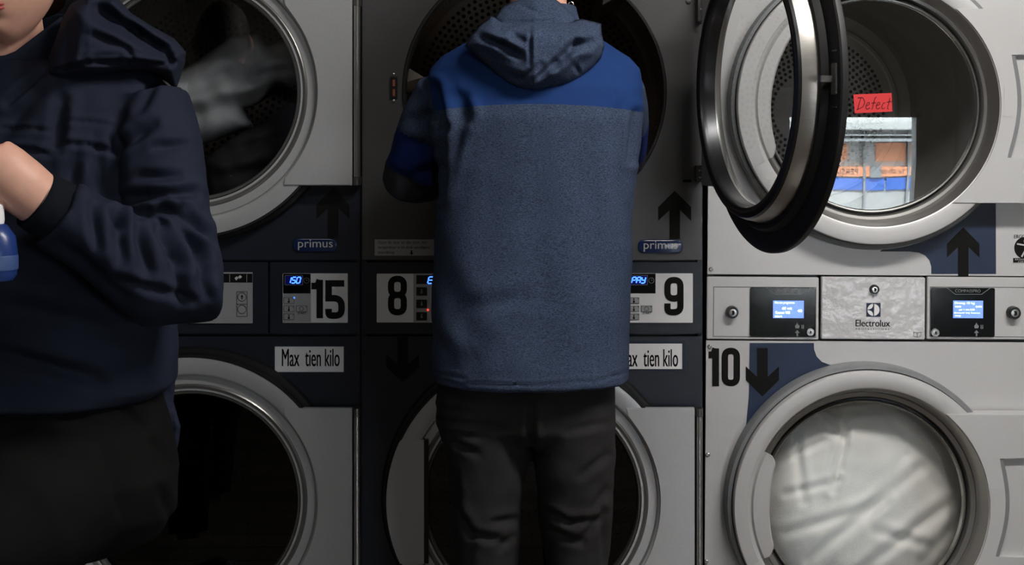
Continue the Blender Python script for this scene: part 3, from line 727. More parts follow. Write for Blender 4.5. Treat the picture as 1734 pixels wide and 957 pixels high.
(ccl, dl) = ebz(1473, 860, 231, 203.5, 167, handle=(152.5, 206))
def hinge_cover(d, cpx, cpy, G, yt, yb, rx, ry0, ry1, tx0, ty0, tx1, ty1):
    yf = -.058; c = E(cpx, cpy, yf); k = K(yf); g = G * k + .001; xr = E(1764, cpy, yf).x; zt = E(1640, yt, yf).z; zb = E(1640, yb, yf).z
    at = math.asin(min(.99, (zt - c.z) / g)); ab = math.asin(max(-.99, (zb - c.z) / g)); n_ = 28
    arc = [(c.x + g * cos(at + (ab - at) * i / n_), c.z + g * sin(at + (ab - at) * i / n_)) for i in range(n_ + 1)]
    # plate with a pocket cut from its outer half
    px0 = E(rx, ry0, yf).x; pz0 = E(rx, ry1, yf).z; pz1 = E(rx, ry0, yf).z
    bow = [(px0 + .004 + .019 * sin(pi * i / 12) - .008 * (i / 12), pz1 + (pz0 - pz1) * i / 12) for i in range(13)]
    b = B(); b.prism([(xr, zt)] + arc[:1] + arc[1:] + [(xr, zb), (xr, pz0)] + bow[::-1] + [(xr, pz1)], yf, -.012, .0012)
    o = obj('hinge_cover', b, M['esilver'], d, smooth=False)
    b = B(); b.box((px0 - .012, yf + .014, pz0 - .004), (xr, yf + .018, pz1 + .004)); obj('pocket_floor', b, M['esilver'], d, smooth=False)
    b = B(); b.prism([(p[0] - .0005, p[1]) for p in bow] + [(p[0] + .010, p[1]) for p in bow[::-1]], yf + .002, yf + .015); obj('pocket_lip', b, M['bezel'], d, smooth=False)
    b = B(); p, z0, q, z1 = rect(tx0, ty0, tx1, ty1, yf, E); b.box((p, yf - .0008, z0), (q, yf + .002, z1), .0006); obj('latch_tab', b, M['esilver'], d, smooth=False)
hinge_cover(du, 1486, 177, 209, 14.5, 344, 1709, 92, 268, 1700, 147, 1716, 198)
hinge_cover(dl, 1473, 860, 203.5, 702, 1018, 1689, 776, 944, 1677, 826, 1692, 887)
# drums
def washer_drum(c, name, rr=.288, depth=.6):
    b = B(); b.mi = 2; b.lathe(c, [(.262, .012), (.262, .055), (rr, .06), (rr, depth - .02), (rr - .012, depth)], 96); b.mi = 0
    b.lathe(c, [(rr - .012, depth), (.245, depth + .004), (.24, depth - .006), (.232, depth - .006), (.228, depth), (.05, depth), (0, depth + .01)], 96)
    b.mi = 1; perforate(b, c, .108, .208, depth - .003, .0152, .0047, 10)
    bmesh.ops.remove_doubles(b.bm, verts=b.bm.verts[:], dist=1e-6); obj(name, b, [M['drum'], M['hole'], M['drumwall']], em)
washer_drum((cu.x, cu.z), 'upper_drum'); washer_drum((cl.x, cl.z), 'lower_drum')
# control row
def epanel(x0, x1, m='esilver', nm='control_panel'):
    b = B(); p, z0, q, z1 = rect(x0, 469, x1, 575.5, -.004, E); b.box((p, -.004, z0), (q, .012, z1), .0015); return obj(nm, b, M[m], em, smooth=False)
def lock(par, px, py, r, ring='black', depth=.012, y=-.008):
    q = E(px, py, y); k = K(y) * r; c = (q.x, q.z); b = B()
    b.lathe(c, [(k, y + .001), (k, y - depth * .7), (k * .9, y - depth), (k * .62, y - depth), (k * .6, y - depth * .8)], 32); o = obj('key_lock', b, M[ring], par)
    b = B(); b.lathe(c, [(k * .6, y - depth * .8), (k * .58, y - depth * 1.02), (0, y - depth * 1.06)], 24); b.mi = 1; kk = k * .18
    b.prism([(c[0] - kk, c[1] - k * .34), (c[0] + kk, c[1] - k * .34), (c[0] + kk * 1.6, c[1]), (c[0] + kk, c[1] + k * .34), (c[0] - kk, c[1] + k * .34), (c[0] - kk * .6, c[1])], y - depth * 1.12, y - depth)
    obj('lock_barrel', b, [M['steel'], M['hole']], o)
def compass(par, bx0, bx1, lx0, lx1, sgn, side, lines):
    y = -.0042
    b = B(); p, z0, q, z1 = rect(bx0, 487, bx1, 570, y, E); b.prism(rrect(p, z0, q, z1, .004), y - .003, y); o = obj('display_panel', b, M['gloss'], par, smooth=False)
    y -= .0032
    b = B(); card(b, lx0, 509, lx1, 539, y, .0004, 0, E); obj('lcd_screen', b, M['lcd'], o, smooth=False)
    b = B()
    for (s_, fx0, fy0, fx1, fy1) in lines:
        ptext(b, s_, lx0 + (lx1 - lx0) * fx0, 509 + 30 * fy0, lx0 + (lx1 - lx0) * fx1, 509 + 30 * fy1, y - .0006, E, bold=.0002)
    obj('lcd_lettering', b, M['lcdtext'], o, smooth=False)
    b = B(); xa = lx0 - 10.5; k = .8 * K(y); pts = [(xa, 487.5), (xa + 14, 498.5), (xa + 58.5, 498.5), (xa + 74, 487.5)]; b.stroke(poly(pts, y, E), k, y); obj('chamfer_line', b, M['bezel'], o, smooth=False)
    b = B(); ptext(b, 'COMPASSPRO', xa + 14, 490, xa + 57, 495.5, y - .0003, E); obj('panel_lettering', b, M['bezel'], o, smooth=False)
    b = B(); card(b, lx1 - 4, 550, lx1 - 2.6, 557, y, .0004, 0, E); card(b, lx1 - 1.4, 550, lx1, 557, y, .0004, 0, E)
    obj('pause_symbol', b, M['bezel'], o, smooth=False); b = B()
    hx = lx1 - 11; b.prism(poly([(hx, 559), (hx + 4.3, 564), (hx + 1.2, 564), (hx + 1.2, 569.5), (hx - 1.2, 569.5), (hx - 1.2, 564), (hx - 4.3, 564)], y, E), y - .0004, y)
    obj('arrow_symbol', b, M['bezel'], o, smooth=False); b = B()
    b.prism(poly([(hx - 3, 556), (hx + 3, 556), (hx + 4, 552), (hx + 1, 549), (hx, 546), (hx - 2, 550), (hx - 4, 552)], y, E), y - .0004, y); obj('hand_symbol', b, M['bezel'], o, smooth=False)
    return o
p1 = epanel(1197.5, 1386); p2 = epanel(1391.5, 1566); p3 = epanel(1570.5, 1764)
def inset(par, x0, x1):
    b = B(); a, z0, c, z1 = rect(x0, 486, x1, 571, -.0041, E); b.stroke([(a, z0), (c, z0), (c, z1), (a, z1)], .9 * K(0), -.0041, True, .0002); obj('inset_line', b, M['seam'], par, smooth=False)
inset(p1, 1208.5, 1381); inset(p3, 1575, 1790 - 30)
compass(p1, 1270, 1380, 1309, 1361, 1, 0, [('Kies een programma', .06, .05, .7, .22), ('60 wit', .3, .36, .62, .52), ('Katoen 900', .08, .6, .55, .76), ('start', .06, .84, .3, .95), ('40', .8, .5, .94, .66)])
compass(p3, 1576, 1683.5, 1614, 1664.5, 1, 0, [('Droog 10 kg', .06, .08, .72, .24), ('warm', .06, .30, .26, .40), ('0:00', .76, .30, .96, .40), ('per 1 min 0.50', .2, .46, .72, .6), ('Betaal bij kassa', .04, .66, .9, .76), ('stop', .06, .82, .26, .92)])
lock(p1, 1239, 528, 10.5, 'black', .016, -.004); lock(p1, 1371.5, 562, 6.6, 'steel', .006, -.007)
lock(p3, 1714.5, 529, 11, 'black', .016, -.004); lock(p3, 1583, 563, 7, 'steel', .006, -.007); lock(p2, 1480, 490, 8.2, 'black', .008, -.004)
b = B(); card(b, 1393, 470.5, 1564.5, 574, -.0042, .0004, 0, E); fm = mat('creased_glossy_film', (206, 205, 207), .10, 0, .02, bump=1.0, bscale=22); obj('glossy_film', b, fm, p2, smooth=False)
y = -.0047
b = B(); card(b, 1467, 513, 1491, 536.5, y, .0004, 0, E); lg = obj('emblem_square', b, M['eblue'], p2, smooth=False)
b = B(); c = E(1479, 524.8, y - .0005); rr = 10.2 * K(y); n_ = 48
def lens(a0, a1, rr=rr): return [(c.x + rr * cos(radians(a0 + (a1 - a0) * i / 20)), c.z + rr * sin(radians(a0 + (a1 - a0) * i / 20))) for i in range(21)]
# white disc quartered by a dark pointed leaf
def bez(a, m, q): return [((1 - t / 10) ** 2 * a[0] + 2 * t / 10 * (1 - t / 10) * m[0] + (t / 10) ** 2 * q[0], (1 - t / 10) ** 2 * a[1] + 2 * t / 10 * (1 - t / 10) * m[1] + (t / 10) ** 2 * q[1]) for t in range(1, 10)]
for a0, a1, m in ((93, 176, (-.02, .06)), (-176, -93, (-.02, -.06)), (-83, 83, (.12, 0))):
    q = lens(a0, a1); b.prism(q + bez(q[-1], (c.x + rr * m[0], c.z + rr * m[1]), q[0]), y - .0009, y - .0005)
obj('emblem_mark', b, M['white'], lg, smooth=False)
b = B(); ptext(b, 'Electrolux', 1449, 541.5, 1507, 553.3, y, E, bold=.0004); ptext(b, 'P R O F E S S I O N A L', 1449, 555.6, 1506.5, 559.2, y, E); obj('maker_lettering', b, M['sticker'], p2, smooth=False)
b = B(); 
for q in ([(1547, 562), (1553, 564), (1553, 571), (1547, 569)], [(1553, 564), (1559.5, 562), (1559.5, 569), (1553, 571)]): b.stroke(poly(q, y, E), .7 * K(0), y, True)
obj('booklet_symbol', b, M['bezel'], p2, smooth=False)
# arrows, number, screws, certificate sticker
arrow(em, (1631, 385), 1.0, True, conv=E, y=-.0009, sx=.98); arrow(em, (1291, 671.5), 1.0, False, conv=E, y=-.0009, sx=1.0)
b = B(); digit(b, '1', 1199.8, 590, 1217.5, 654, -.0003, 11.5, E); digit(b, '0', 1222, 589, 1253, 654, -.0003, 10.8, E); obj('number_lettering', b, M['sticker'], em, smooth=False)
for px, py in ((1204, 456), (1201.5, 587), (1198.5, 770), (1196, 951)):
    b = B(); q = E(px, py, 0); b.lathe((q.x, q.z), [(.0052, 0), (.005, -.0025), (.0025, -.003), (.0022, -.0018), (0, -.0018)], 20); obj('screw_head', b, M['steel'], em)
b = B(); card(b, 1715, 395, 1757, 445.5, -.0002, .0006, .001, E); st = obj('certificate_sticker', b, M['esilver'], em, smooth=False)
b = B(); yy = -.0009; ptext(b, 'ERGOCERT', 1717.5, 397.5, 1754, 404, yy, E, bold=.0003); q = E(1736, 420, yy); b.lathe((q.x, q.z), [(.0255, yy), (0, yy)], 40); card(b, 1715.5, 437, 1756.5, 445, yy + .0002, .0004, 0, E); obj('sticker_print', b, M['sticker'], st, smooth=False)
b = B(); yy = -.0013
for s_ in ([(1736, 408), (1736, 424)], [(1722, 413), (1736, 415.5), (1750, 413)], [(1730, 435), (1736, 424), (1742, 435)]): b.stroke(poly(s_, yy, E), 2.6 * K(0), yy)
b.ball(E(1736, 408.5, yy), (.0035, .0008, .0045), 12); ptext(b, 'ERGONOMIC', 1719, 438, 1753, 441, yy - .0002, E); ptext(b, 'CERTIFIED', 1724, 442, 1748, 444.6, yy - .0002, E); obj('sticker_figure', b, M['esilver'], st, smooth=False)
# red note on the upper glass
n = thing('red_note', tuple(W(1479, 191, -.003)), 'small red paper note reading Defect on the upper machine glass', 'notice')
b = B(); b.prism(poly([(1445, 160), (1510, 157.5), (1511, 189), (1447.5, 192)], -.004), -.0036, -.003); obj('paper', b, M['red'], n, smooth=False)
HAND = {'D': [[(2, 0), (0, 10)], [(-1.5, .5), (4, 0), (7, 4), (5, 8), (-1, 10)]], 'e': [[(0, 7), (4, 6), (3.6, 4), (1.5, 4.4), (0, 8), (2, 10), (5, 8.5)]], 'f': [[(5, 0), (3.4, .4), (1.6, 10)], [(0, 5), (5, 4.4)]], 'c': [[(4, 5), (2, 4.6), (.4, 8), (2, 10), (4.4, 8.6)]], 't': [[(3, 1), (1.6, 9.6), (3.4, 9.8)], [(0, 4.4), (5, 3.6)]]}
b = B(); xx = 1452
for ch, wd in (('D', 13), ('e', 9), ('f', 8.5), ('e', 9), ('c', 8.5), ('t', 9)):
    sc = 1.5 if ch == 'D' else 1.45; yo = 165
    for st_ in HAND[ch]: b.stroke(poly(rpath([(xx + px * (sc * 1.05) + (10 - py) * .28, yo + py * 2.1 - (xx - 1452) * .02) for px, py in st_], 2.5, False, 4), -.0037), 1.5 * K(0), -.0037, False, .0003)
    xx += wd
obj('handwriting', b, M['redink'], n, smooth=False)
# white sheet in the lower drum
cirp = [(1461 + 186 * cos(t * pi / 24), 848 + 186 * sin(t * pi / 24)) for t in range(48)]
b = puff(cirp, lambda x, y: .13, .105, 120, [(1310, 785, 1400, 745, 6, .008), (1370, 690, 1425, 740, 8, .016), (1412, 830, 1440, 700, 6, .010), (1330, 905, 1500, 852, 8, .008), (1370, 950, 1560, 790, 9, .010), (1450, 975, 1610, 850, 9, .010), (1530, 770, 1470, 880, 9, .007), (1345, 720, 1360, 850, 7, .008), (1560, 955, 1635, 870, 8, .009), (1480, 900, 1570, 925, 8, .007), (1330, 838, 1420, 815, 6, .006), (1420, 700, 1520, 690, 7, .008), (1500, 700, 1600, 800, 8, .006)], step=5, back=.15, rumple=.0025)
sh = obj('white_sheet', b, M['sheet'], origin=(cl.x, .2, cl.z - .25), angle=80); tag(sh, 'crumpled white sheet filling the lower drum behind round glass', 'bed sheet')

# ------------------------------------------------------------------ shop kiosk across the street, seen mirrored in the upper glass
KY = -8.6; kp = -KY + 3
def kx(px): return (px - PCX) / F * kp
def kz(py): return CAMZ - (py - PCY) / F * kp
b = B(); b.box((-8, KY - 3, -.12), (10, RY0 - .1, -.02)); struct('street', b, mat('asphalt', (92, 92, 94), .9))
kr = thing('shop_kiosk', (3.0, KY, -.02), 'orange and white shop front across the street mirrored in the upper machine glass', 'shop')
b = B(); b.box((-6.5, KY - .6, -.02), (kx(1720), KY - .05, 2.6)); obj('shop_wall', b, M['kioskwhite'], kr, smooth=False)
b = B(); b.box((1.2, KY - .1, kz(337)), (kx(1720), KY, kz(315))); fs = obj('sign_band', b, M['orange'], kr, smooth=False)
b = B(); yk = KY + .004
add_text(b, 'PERSIA', kx(1446), kz(332), kx(1391), kz(320), yk); add_text(b, 'Tel: 070-308', kx(1552), kz(331), kx(1496), kz(321), yk); obj('sign_lettering', b, mat('grey_lettering', (84, 76, 76), .6), fs, smooth=False)
for a in ((1396, 264, 1423, 300), (1488, 262, 1556, 303), (1564, 262, 1600, 296)):
    b = B(); b.box((kx(a[0]), KY - .06, kz(a[3])), (kx(a[2]), KY - .03, kz(a[1]))); obj('poster_panel', b, M['orange'], kr, smooth=False)
for a in ((1388, 342, 1458, 372), (1462, 342, 1508, 372), (1512, 342, 1600, 372)):
    b = B(); b.box((kx(a[0]), KY - .06, kz(a[3])), (kx(a[2]), KY - .02, kz(a[1]))); obj('counter_panel', b, M['kioskblue'], kr, smooth=False)
for px in (1460, 1561):
    b = B(); b.box((kx(px - 2.5), KY - .06, -.02), (kx(px + 2.5), KY + .015, kz(235))); obj('shop_post', b, M['kioskgrey'], kr, smooth=False)
b = B(); b.box((1.2, KY - .1, kz(258)), (kx(1720), KY + .25, kz(252))); b.box((1.2, KY - .1, kz(246)), (kx(1720), KY + .12, kz(243))); obj('canopy', b, M['kioskgrey'], kr, smooth=False)
b = B(); b.box((1.2, KY - .1, kz(233)), (kx(1720), KY + .16, kz(214)), .01); obj('canopy_board', b, M['kioskwhite'], kr, smooth=False)
b = B(); b.box((kx(1473), KY - .05, kz(339)), (kx(1497), KY + .03, kz(315))); obj('meter_box', b, M['kioskgrey'], kr, smooth=False)

# ------------------------------------------------------------------ people
def head(b, c, yaw, pitch=0, sc=1):
    """a head facing -y before it is turned; eyes half way up, jaw, nose, lips, chin and ears"""
    n = 72; Rm = Matrix.Translation(c) @ Matrix.Rotation(yaw, 4, 'Z') @ Matrix.Rotation(pitch, 4, 'X') @ Matrix.Scale(sc, 4)
    g = lambda v, m, s_: exp(-((v - m) / s_) ** 2); rings = []
    for i in range(n + 1):
        ph = pi * i / n; ring = []
        for j in range(n):
            th = 2 * pi * j / n; x = sin(ph) * cos(th) * .076; y = sin(ph) * sin(th) * .097; z = cos(ph) * .120
            if z < 0:
                t = min(1, -z / .115); x *= 1 - .34 * t ** 2.2
                y = y * (1 - .10 * t) if y < 0 else y * (1 - .45 * t)
            if y < 0:
                q = min(1, -y / .06)
                y -= q * .026 * g(x, 0, .013) * max(0, min(1, (.030 - z) / .055)) * (1 if z > -.030 else g(z, -.030, .010))
                y += q * .011 * (g(x, .032, .017) + g(x, -.032, .017)) * g(z, .012, .014)
                y -= q * .004 * g(z, .034, .012); y -= q * .007 * g(x, 0, .022) * g(z, -.066, .014); y += q * .004 * g(x, 0, .026) * g(z, -.0665, .0028)
                y += q * .005 * g(x, 0, .020) * g(z, -.084, .007); y -= q * .010 * g(x, 0, .022) * g(z, -.104, .014)
            ring.append(b.bm.verts.new(Rm @ Vector((x, y, z))) if 0 < i < n else None)
        rings.append(ring)
    top = b.bm.verts.new(Rm @ Vector((0, 0, .120))); bot = b.bm.verts.new(Rm @ Vector((0, -.02, -.121)))
    for j in range(n): b.face((top, rings[1][j], rings[1][(j + 1) % n])); b.face((bot, rings[n - 1][(j + 1) % n], rings[n - 1][j]))
    for p, q in zip(rings[1:-1], rings[2:-1]):
        for j in range(n): b.face((p[j], q[j], q[(j + 1) % n], p[(j + 1) % n]))
    for sx in (-1, 1):                                                        # ears
        pts = [Rm @ Vector((sx * (.074 + .010 * sin(pi * t / 8)), .012 + .014 * sin(pi * t / 8), .030 - .066 * t / 8)) for t in range(9)]
        b.tube(pts, [.006 + .006 * sin(pi * t / 8) for t in range(9)], 10)
    return Rm
def hand(b, wrist, direction, palm_n, curl=.5, side=1, sc=1):
    """palm, five fingers of unequal length bent at the knuckles, thumb from the side of the palm"""
    d = Vector(direction).normalized(); nn = Vector(palm_n); nn = (nn - d * nn.dot(d)).normalized(); s_ = d.cross(nn) * side; w0 = Vector(wrist)
    b.tube([w0 - d * .03, w0, w0 + d * .03 * sc, w0 + d * .06 * sc, w0 + d * .088 * sc], [(.021, .028), (.019, .028), (.017, .036), (.015, .040), (.011, .038)], 16, up=nn)
    for k, (off, ln) in enumerate(((-.030, .072), (-.010, .080), (.010, .076), (.028, .060))):
        p = w0 + d * (.080 - .004 * abs(k - 1)) * sc + s_ * off * sc; pts = [p]; a = 0
        for q, fr in enumerate((.45, .32, .23)):
            a += curl * (.7 + .35 * q); p = p + (d * cos(a) + nn * sin(a)) * ln * fr * sc; pts.append(p)
        b.tube(pts, [.0092, .0088, .0080, .0066], 10); b.ball(pts[-1], .0066, 10)
    p = w0 + d * .022 * sc - s_ * .030 * sc; pts = [p, p + (d * .6 - s_ * .7 + nn * .2).normalized() * .036 * sc]
    pts.append(pts[-1] + (d * .9 - s_ * .2 + nn * .5).normalized() * .030 * sc); pts.append(pts[-1] + (d * .9 + nn * .5).normalized() * .024 * sc)
    b.tube(pts, [.0135, .0115, .010, .008], 12); b.ball(pts[-1], .008, 10)
def shoe(par, ankle, yaw, m='shoe'):
    b = B(); a = Vector(ankle); R_ = Matrix.Rotation(yaw, 3, 'Z'); rows = []
    for (y, w_, h) in ((.075, .026, .075), (.06, .036, .095), (.02, .040, .100), (-.04, .042, .075), (-.10, .048, .052), (-.15, .045, .040), (-.19, .028, .026)):
        rows.append([b.bm.verts.new(R_ @ Vector((w_ * cos(2 * pi * k / 16), y, h / 2 + h / 2 * sin(2 * pi * k / 16))) + Vector((a.x, a.y, 0))) for k in range(16)])
    for p, q in zip(rows, rows[1:]):
        for k in range(16): b.face((p[k], p[(k + 1) % 16], q[(k + 1) % 16], q[k]))
    b.face(rows[0]); b.face(rows[-1][::-1]); return obj('shoe', b, M[m], par)
def body_obj(b, origin, label, voxel=.0042):
    bm = fuse(b.bm, voxel, 3); o = obj('person', bm, M['skin'], origin=origin, angle=180); return tag(o, label, 'person')
def ring(px0, px1, py, yc, hb, sq=2.3, grow=0):
    """horizontal section of a garment: silhouette pixels at the depth yc, half depth hb"""
    a = W(px0, py, yc); c = W(px1, py, yc); return (((a.x + c.x) / 2, yc, a.z), (c.x - a.x) / 2 + grow, hb + grow, sq)

# ---- the man at the open dryer, seen from behind
JY = -.38
torso = [ring(735, 1064, 640, JY, .150, 2.5), ring(732, 1066, 600, JY, .152, 2.5), ring(731, 1067, 520, JY, .152, 2.5), ring(735, 1068, 430, JY, .150, 2.5), ring(740, 1070, 345, JY, .148, 2.5),
    ring(738, 1076, 270, JY, .146, 2.5), ring(730, 1084, 200, JY, .142, 2.5), ring(722, 1087, 150, JY + .005, .132, 2.4), ring(728, 1083, 118, JY + .012, .116, 2.3), ring(748, 1066, 96, JY + .02, .10, 2.2),
    ring(785, 1034, 76, JY + .03, .088, 2.1), ring(822, 1002, 58, JY + .035, .078, 2), ring(843, 982, 36, JY + .04, .070, 2), ring(850, 975, 10, JY + .05, .066, 2)]
shL, elL, haL = W(748, 148, -.36), W(694, 302, -.27), W(800, 290, .09)
shR, elR, haR = W(1050, 150, -.36), W(1056, 262, -.17), W(985, 280, .12)
jb = B(); jb.loft(torso[::-1], 64)
def arm_path(a, e, h):
    m1 = a.lerp(e, .5); m2 = e.lerp(h, .12); return [a, a.lerp(e, .25), m1, a.lerp(e, .8), e, m2, e.lerp(h, .35), e.lerp(h, .6), e.lerp(h, .85)]
jb.tube(arm_path(shL, elL, haL), [.050, .060, .061, .058, .057, .055, .050, .044, .038], 28)
jb.tube(arm_path(shR, elR, haR), [.050, .055, .055, .052, .050, .050, .046, .042, .037], 28)
jm = fuse(jb.bm, .005, 4)
JF = [(735, 150, 752, 215, 9, .016), (752, 215, 742, 330, 8, .016), (785, 190, 745, 350, 9, .007), (782, 170, 790, 200, 10, .010), (1075, 190, 1068, 270, 7, .008), (1045, 190, 1056, 400, 14, .005),
    (700, 205, 735, 190, 9, .006), (690, 240, 730, 250, 9, .006), (690, 300, 735, 285, 10, .008), (665, 290, 720, 330, 9, .007), (740, 430, 790, 560, 20, .004), (760, 640, 820, 590, 18, .004), (800, 520, 880, 505, 14, .003),
    (900, 300, 930, 600, 40, .003), (980, 250, 1010, 480, 30, .003), (840, 260, 820, 440, 30, .003), (735, 641, 790, 654, 2.2, .0025), (790, 647, 900, 652, 2.2, .0025), (900, 652, 1010, 645, 2.2, .0025), (1010, 645, 1064, 628, 2.2, .0025), (735, 632, 790, 641, 2.2, .003), (728, 560, 760, 600, 14, .004)]
drape(jm, JF, .0035, 9, 2, gain=1.35)
bm_ = [v for v in jm.verts]
# the body under the clothes
pb = B()
pb.loft([(r[0], r[1] * .80, r[2] * .80, 2.2) for r in torso[::-1]], 40)
pb.tube([W(912, 60, JY + .02), W(912, 20, JY + .05), W(912, -30, JY + .075)], [(.060, .060), (.056, .058), (.056, .058)], 24)
hc = W(913, -104, JY + .07); HM = head(pb, hc, pi + radians(4), radians(14))
for a, e, h in ((shL, elL, haL), (shR, elR, haR)):
    pb.tube([a, a.lerp(e, .5), e, e.lerp(h, .5), e.lerp(h, .92), h], [.042, .040, .036, .033, .024, .024], 16); hand(pb, h, h - e, (0, 0, -1), .55, 1)
LEG = {'l': [(738, 893, 672, -.36, .118), (745, 896, 720, -.36, .116), (757, 894, 790, -.36, .108), (765, 882, 860, -.355, .100), (769, 877, 957, -.35, .092), (776, 872, 1040, -.345, .080), (782, 868, 1130, -.34, .068), (784, 866, 1200, -.34, .066)],
       'r': [(893, 1043, 672, -.36, .118), (900, 1042, 720, -.36, .116), (904, 1040, 790, -.36, .108), (911, 1036, 860, -.355, .100), (924, 1028, 957, -.35, .092), (930, 1022, 1040, -.345, .080), (934, 1016, 1130, -.34, .068), (936, 1014, 1200, -.34, .066)]}
tb = B(); tb.loft([ring(748, 1036, 600, -.37, .125), ring(740, 1042, 660, -.365, .128), ring(740, 1043, 715, -.36, .122), ring(760, 1025, 745, -.36, .09)][::-1], 48)
for s_ in 'lr':
    tb.loft([ring(a, c, py, yc, hb, 2.3) for a, c, py, yc, hb in LEG[s_]][::-1], 32)
    pb.loft([ring(a + 22, c - 22, py, yc, hb * .72, 2) for a, c, py, yc, hb in LEG[s_]][::-1], 20)
pb.loft([ring(765, 1018, 590, -.37, .10), ring(765, 1018, 735, -.36, .09)][::-1], 30)
man = body_obj(pb, (W(903, 900, -.36).x, -.36, 0), 'person seen from behind in grey and royal blue hooded jacket reaching into the open dryer')
TF = [(745, 690, 800, 700, 5, .006), (750, 712, 850, 725, 5, .006), (760, 735, 820, 738, 5, .007), (765, 745, 810, 770, 6, .005), (900, 690, 898, 760, 6, .014), (1035, 715, 960, 730, 6, .004), (1030, 770, 985, 805, 7, .005), (1028, 830, 1000, 870, 7, .005),
    (765, 850, 800, 905, 7, .008), (800, 905, 850, 915, 7, .008), (835, 885, 872, 880, 6, .006), (770, 800, 778, 860, 6, .006), (922, 865, 965, 885, 6, .008), (965, 885, 1010, 880, 6, .008), (930, 900, 985, 920, 7, .007), (985, 915, 1020, 870, 7, .007), (1020, 860, 1024, 957, 5, .006), (800, 925, 790, 957, 8, .005), (845, 930, 868, 910, 6, .006)]
tm = fuse(tb.bm, .0065, 3); drape(tm, TF, .004, 10, 5); obj('trousers', tm, M['greytrouser'], man, angle=180)
for px in (826, 975): shoe(man, W(px, 1217, -.34), pi)
# jacket cloth: melange body, royal blue yoke, deep blue band and charcoal lower sleeve sewn in
def seam_split(bm, fn):
    """cut the cloth along a seam so each colour has a clean edge"""
    for f in bm.faces: f.material_index = fn(f.calc_center_median())
def yoke_cut(bm, fn, th=0.0):
    """slice faces by the zero line of fn so that colour borders are crisp"""
    vals = {v: fn(v.co) for v in bm.verts}; new = {}
    es = [e for e in bm.edges if (vals[e.verts[0]] > 0) != (vals[e.verts[1]] > 0)]
    for e in es:
        a, c = e.verts; t = vals[a] / (vals[a] - vals[c])
        if t < .02 or t > .98: continue
        ne, nv = bmesh.utils.edge_split(e, a, t); vals[nv] = 0; new[nv] = 1
    for f in list(bm.faces):
        cut = [v for v in f.verts if v in new]
        if len(cut) == 2:
            try: bmesh.utils.face_split(f, cut[0], cut[1])
            except ValueError: pass
def on_arm(v, a, e, h):
    best = (9, 0)
    for k, (p, q) in enumerate(((a, e), (e, h))):
        d = q - p; t = max(0, min(1, (v - p).dot(d) / d.length_squared)); D = (v - p - d * t).length
        if D < best[0]: best = (D, k + t)
    return best
yz = W(905, 176, -.52).z
f_yoke = lambda v: v.z - yz + .012 * ((v.x - W(905, 0, -.5).x) / .2) ** 2
def f_out(v):
    # how far a point lies out on a sleeve, beyond the armhole seam
    xl = W(724, 120, JY).x + .020 * ((W(0, 120, JY).z - v.z) / .1); xr = W(1086, 120, JY).x
    return max(xl - v.x, v.x - xr)
def f_band(v):
    D, t = min((on_arm(v, shL, elL, haL), on_arm(v, shR, elR, haR)), key=lambda q: q[0]); return t - .47 if D < .085 else -1
f_low = lambda v: f_band(v) - .50
for fn in (f_yoke, f_out): yoke_cut(jm, fn)
def band_of(c):
    if f_out(c) > 0 or c.y > JY + .165:
        t = f_band(c); return 0 if t < 0 else (2 if t < .42 else 3)
    return 1 if f_yoke(c) > 0 and c.z < W(0, 52, JY).z else 0
seam_split(jm, band_of)
jk = obj('jacket', jm, [M['heather'], M['yoke'], M['bandblue'], M['sleevegrey']], man, angle=180)
# hood lying on the back: collar piece and the folded hood
hb = lambda x, y: -.50 + .00035 * abs(x - 905) + max(0, (60 - y)) * .0011
col = puff([(845, 60), (836, 30), (850, 12), (870, 2), (905, -8), (940, -2), (958, 12), (975, 30), (985, 60), (960, 80), (870, 80)], lambda x, y: hb(x, y) + .012, .028, 26, [(870, 8, 955, 8, 3, .004), (885, 12, 915, 22, 4, .006), (860, 40, 960, 36, 4, .006), (962, 20, 975, 36, 4, .005)], step=4, back=.05)
obj('hood_collar', col, M['heather'], man, angle=180)
hood = puff([(787, 78), (797, 60), (812, 42), (832, 27), (850, 36), (872, 38), (905, 37), (960, 37), (985, 32), (1003, 36), (1018, 40), (1019, 58), (1024, 78), (1018, 98), (1004, 116), (985, 132), (965, 143), (940, 149), (905, 153), (880, 151), (860, 143), (838, 126), (815, 104)],
    hb, .055, 44, [(812, 62, 850, 76, 6, .022), (850, 76, 880, 94, 6, .022), (898, 44, 898, 110, 3, .010), (905, 42, 870, 58, 6, .010), (868, 60, 885, 66, 5, .012), (1000, 72, 975, 78, 8, .018), (975, 72, 940, 110, 7, .018), (940, 105, 905, 135, 6, .014), (915, 108, 885, 132, 5, .010), (850, 125, 890, 140, 8, .012), (975, 112, 982, 128, 4, .008), (820, 85, 845, 118, 8, .006), (1000, 90, 985, 120, 8, .006)],
    step=3.6, back=.04, rumple=.003, seed=4)
obj('hood', hood, M['heather'], man, angle=180)
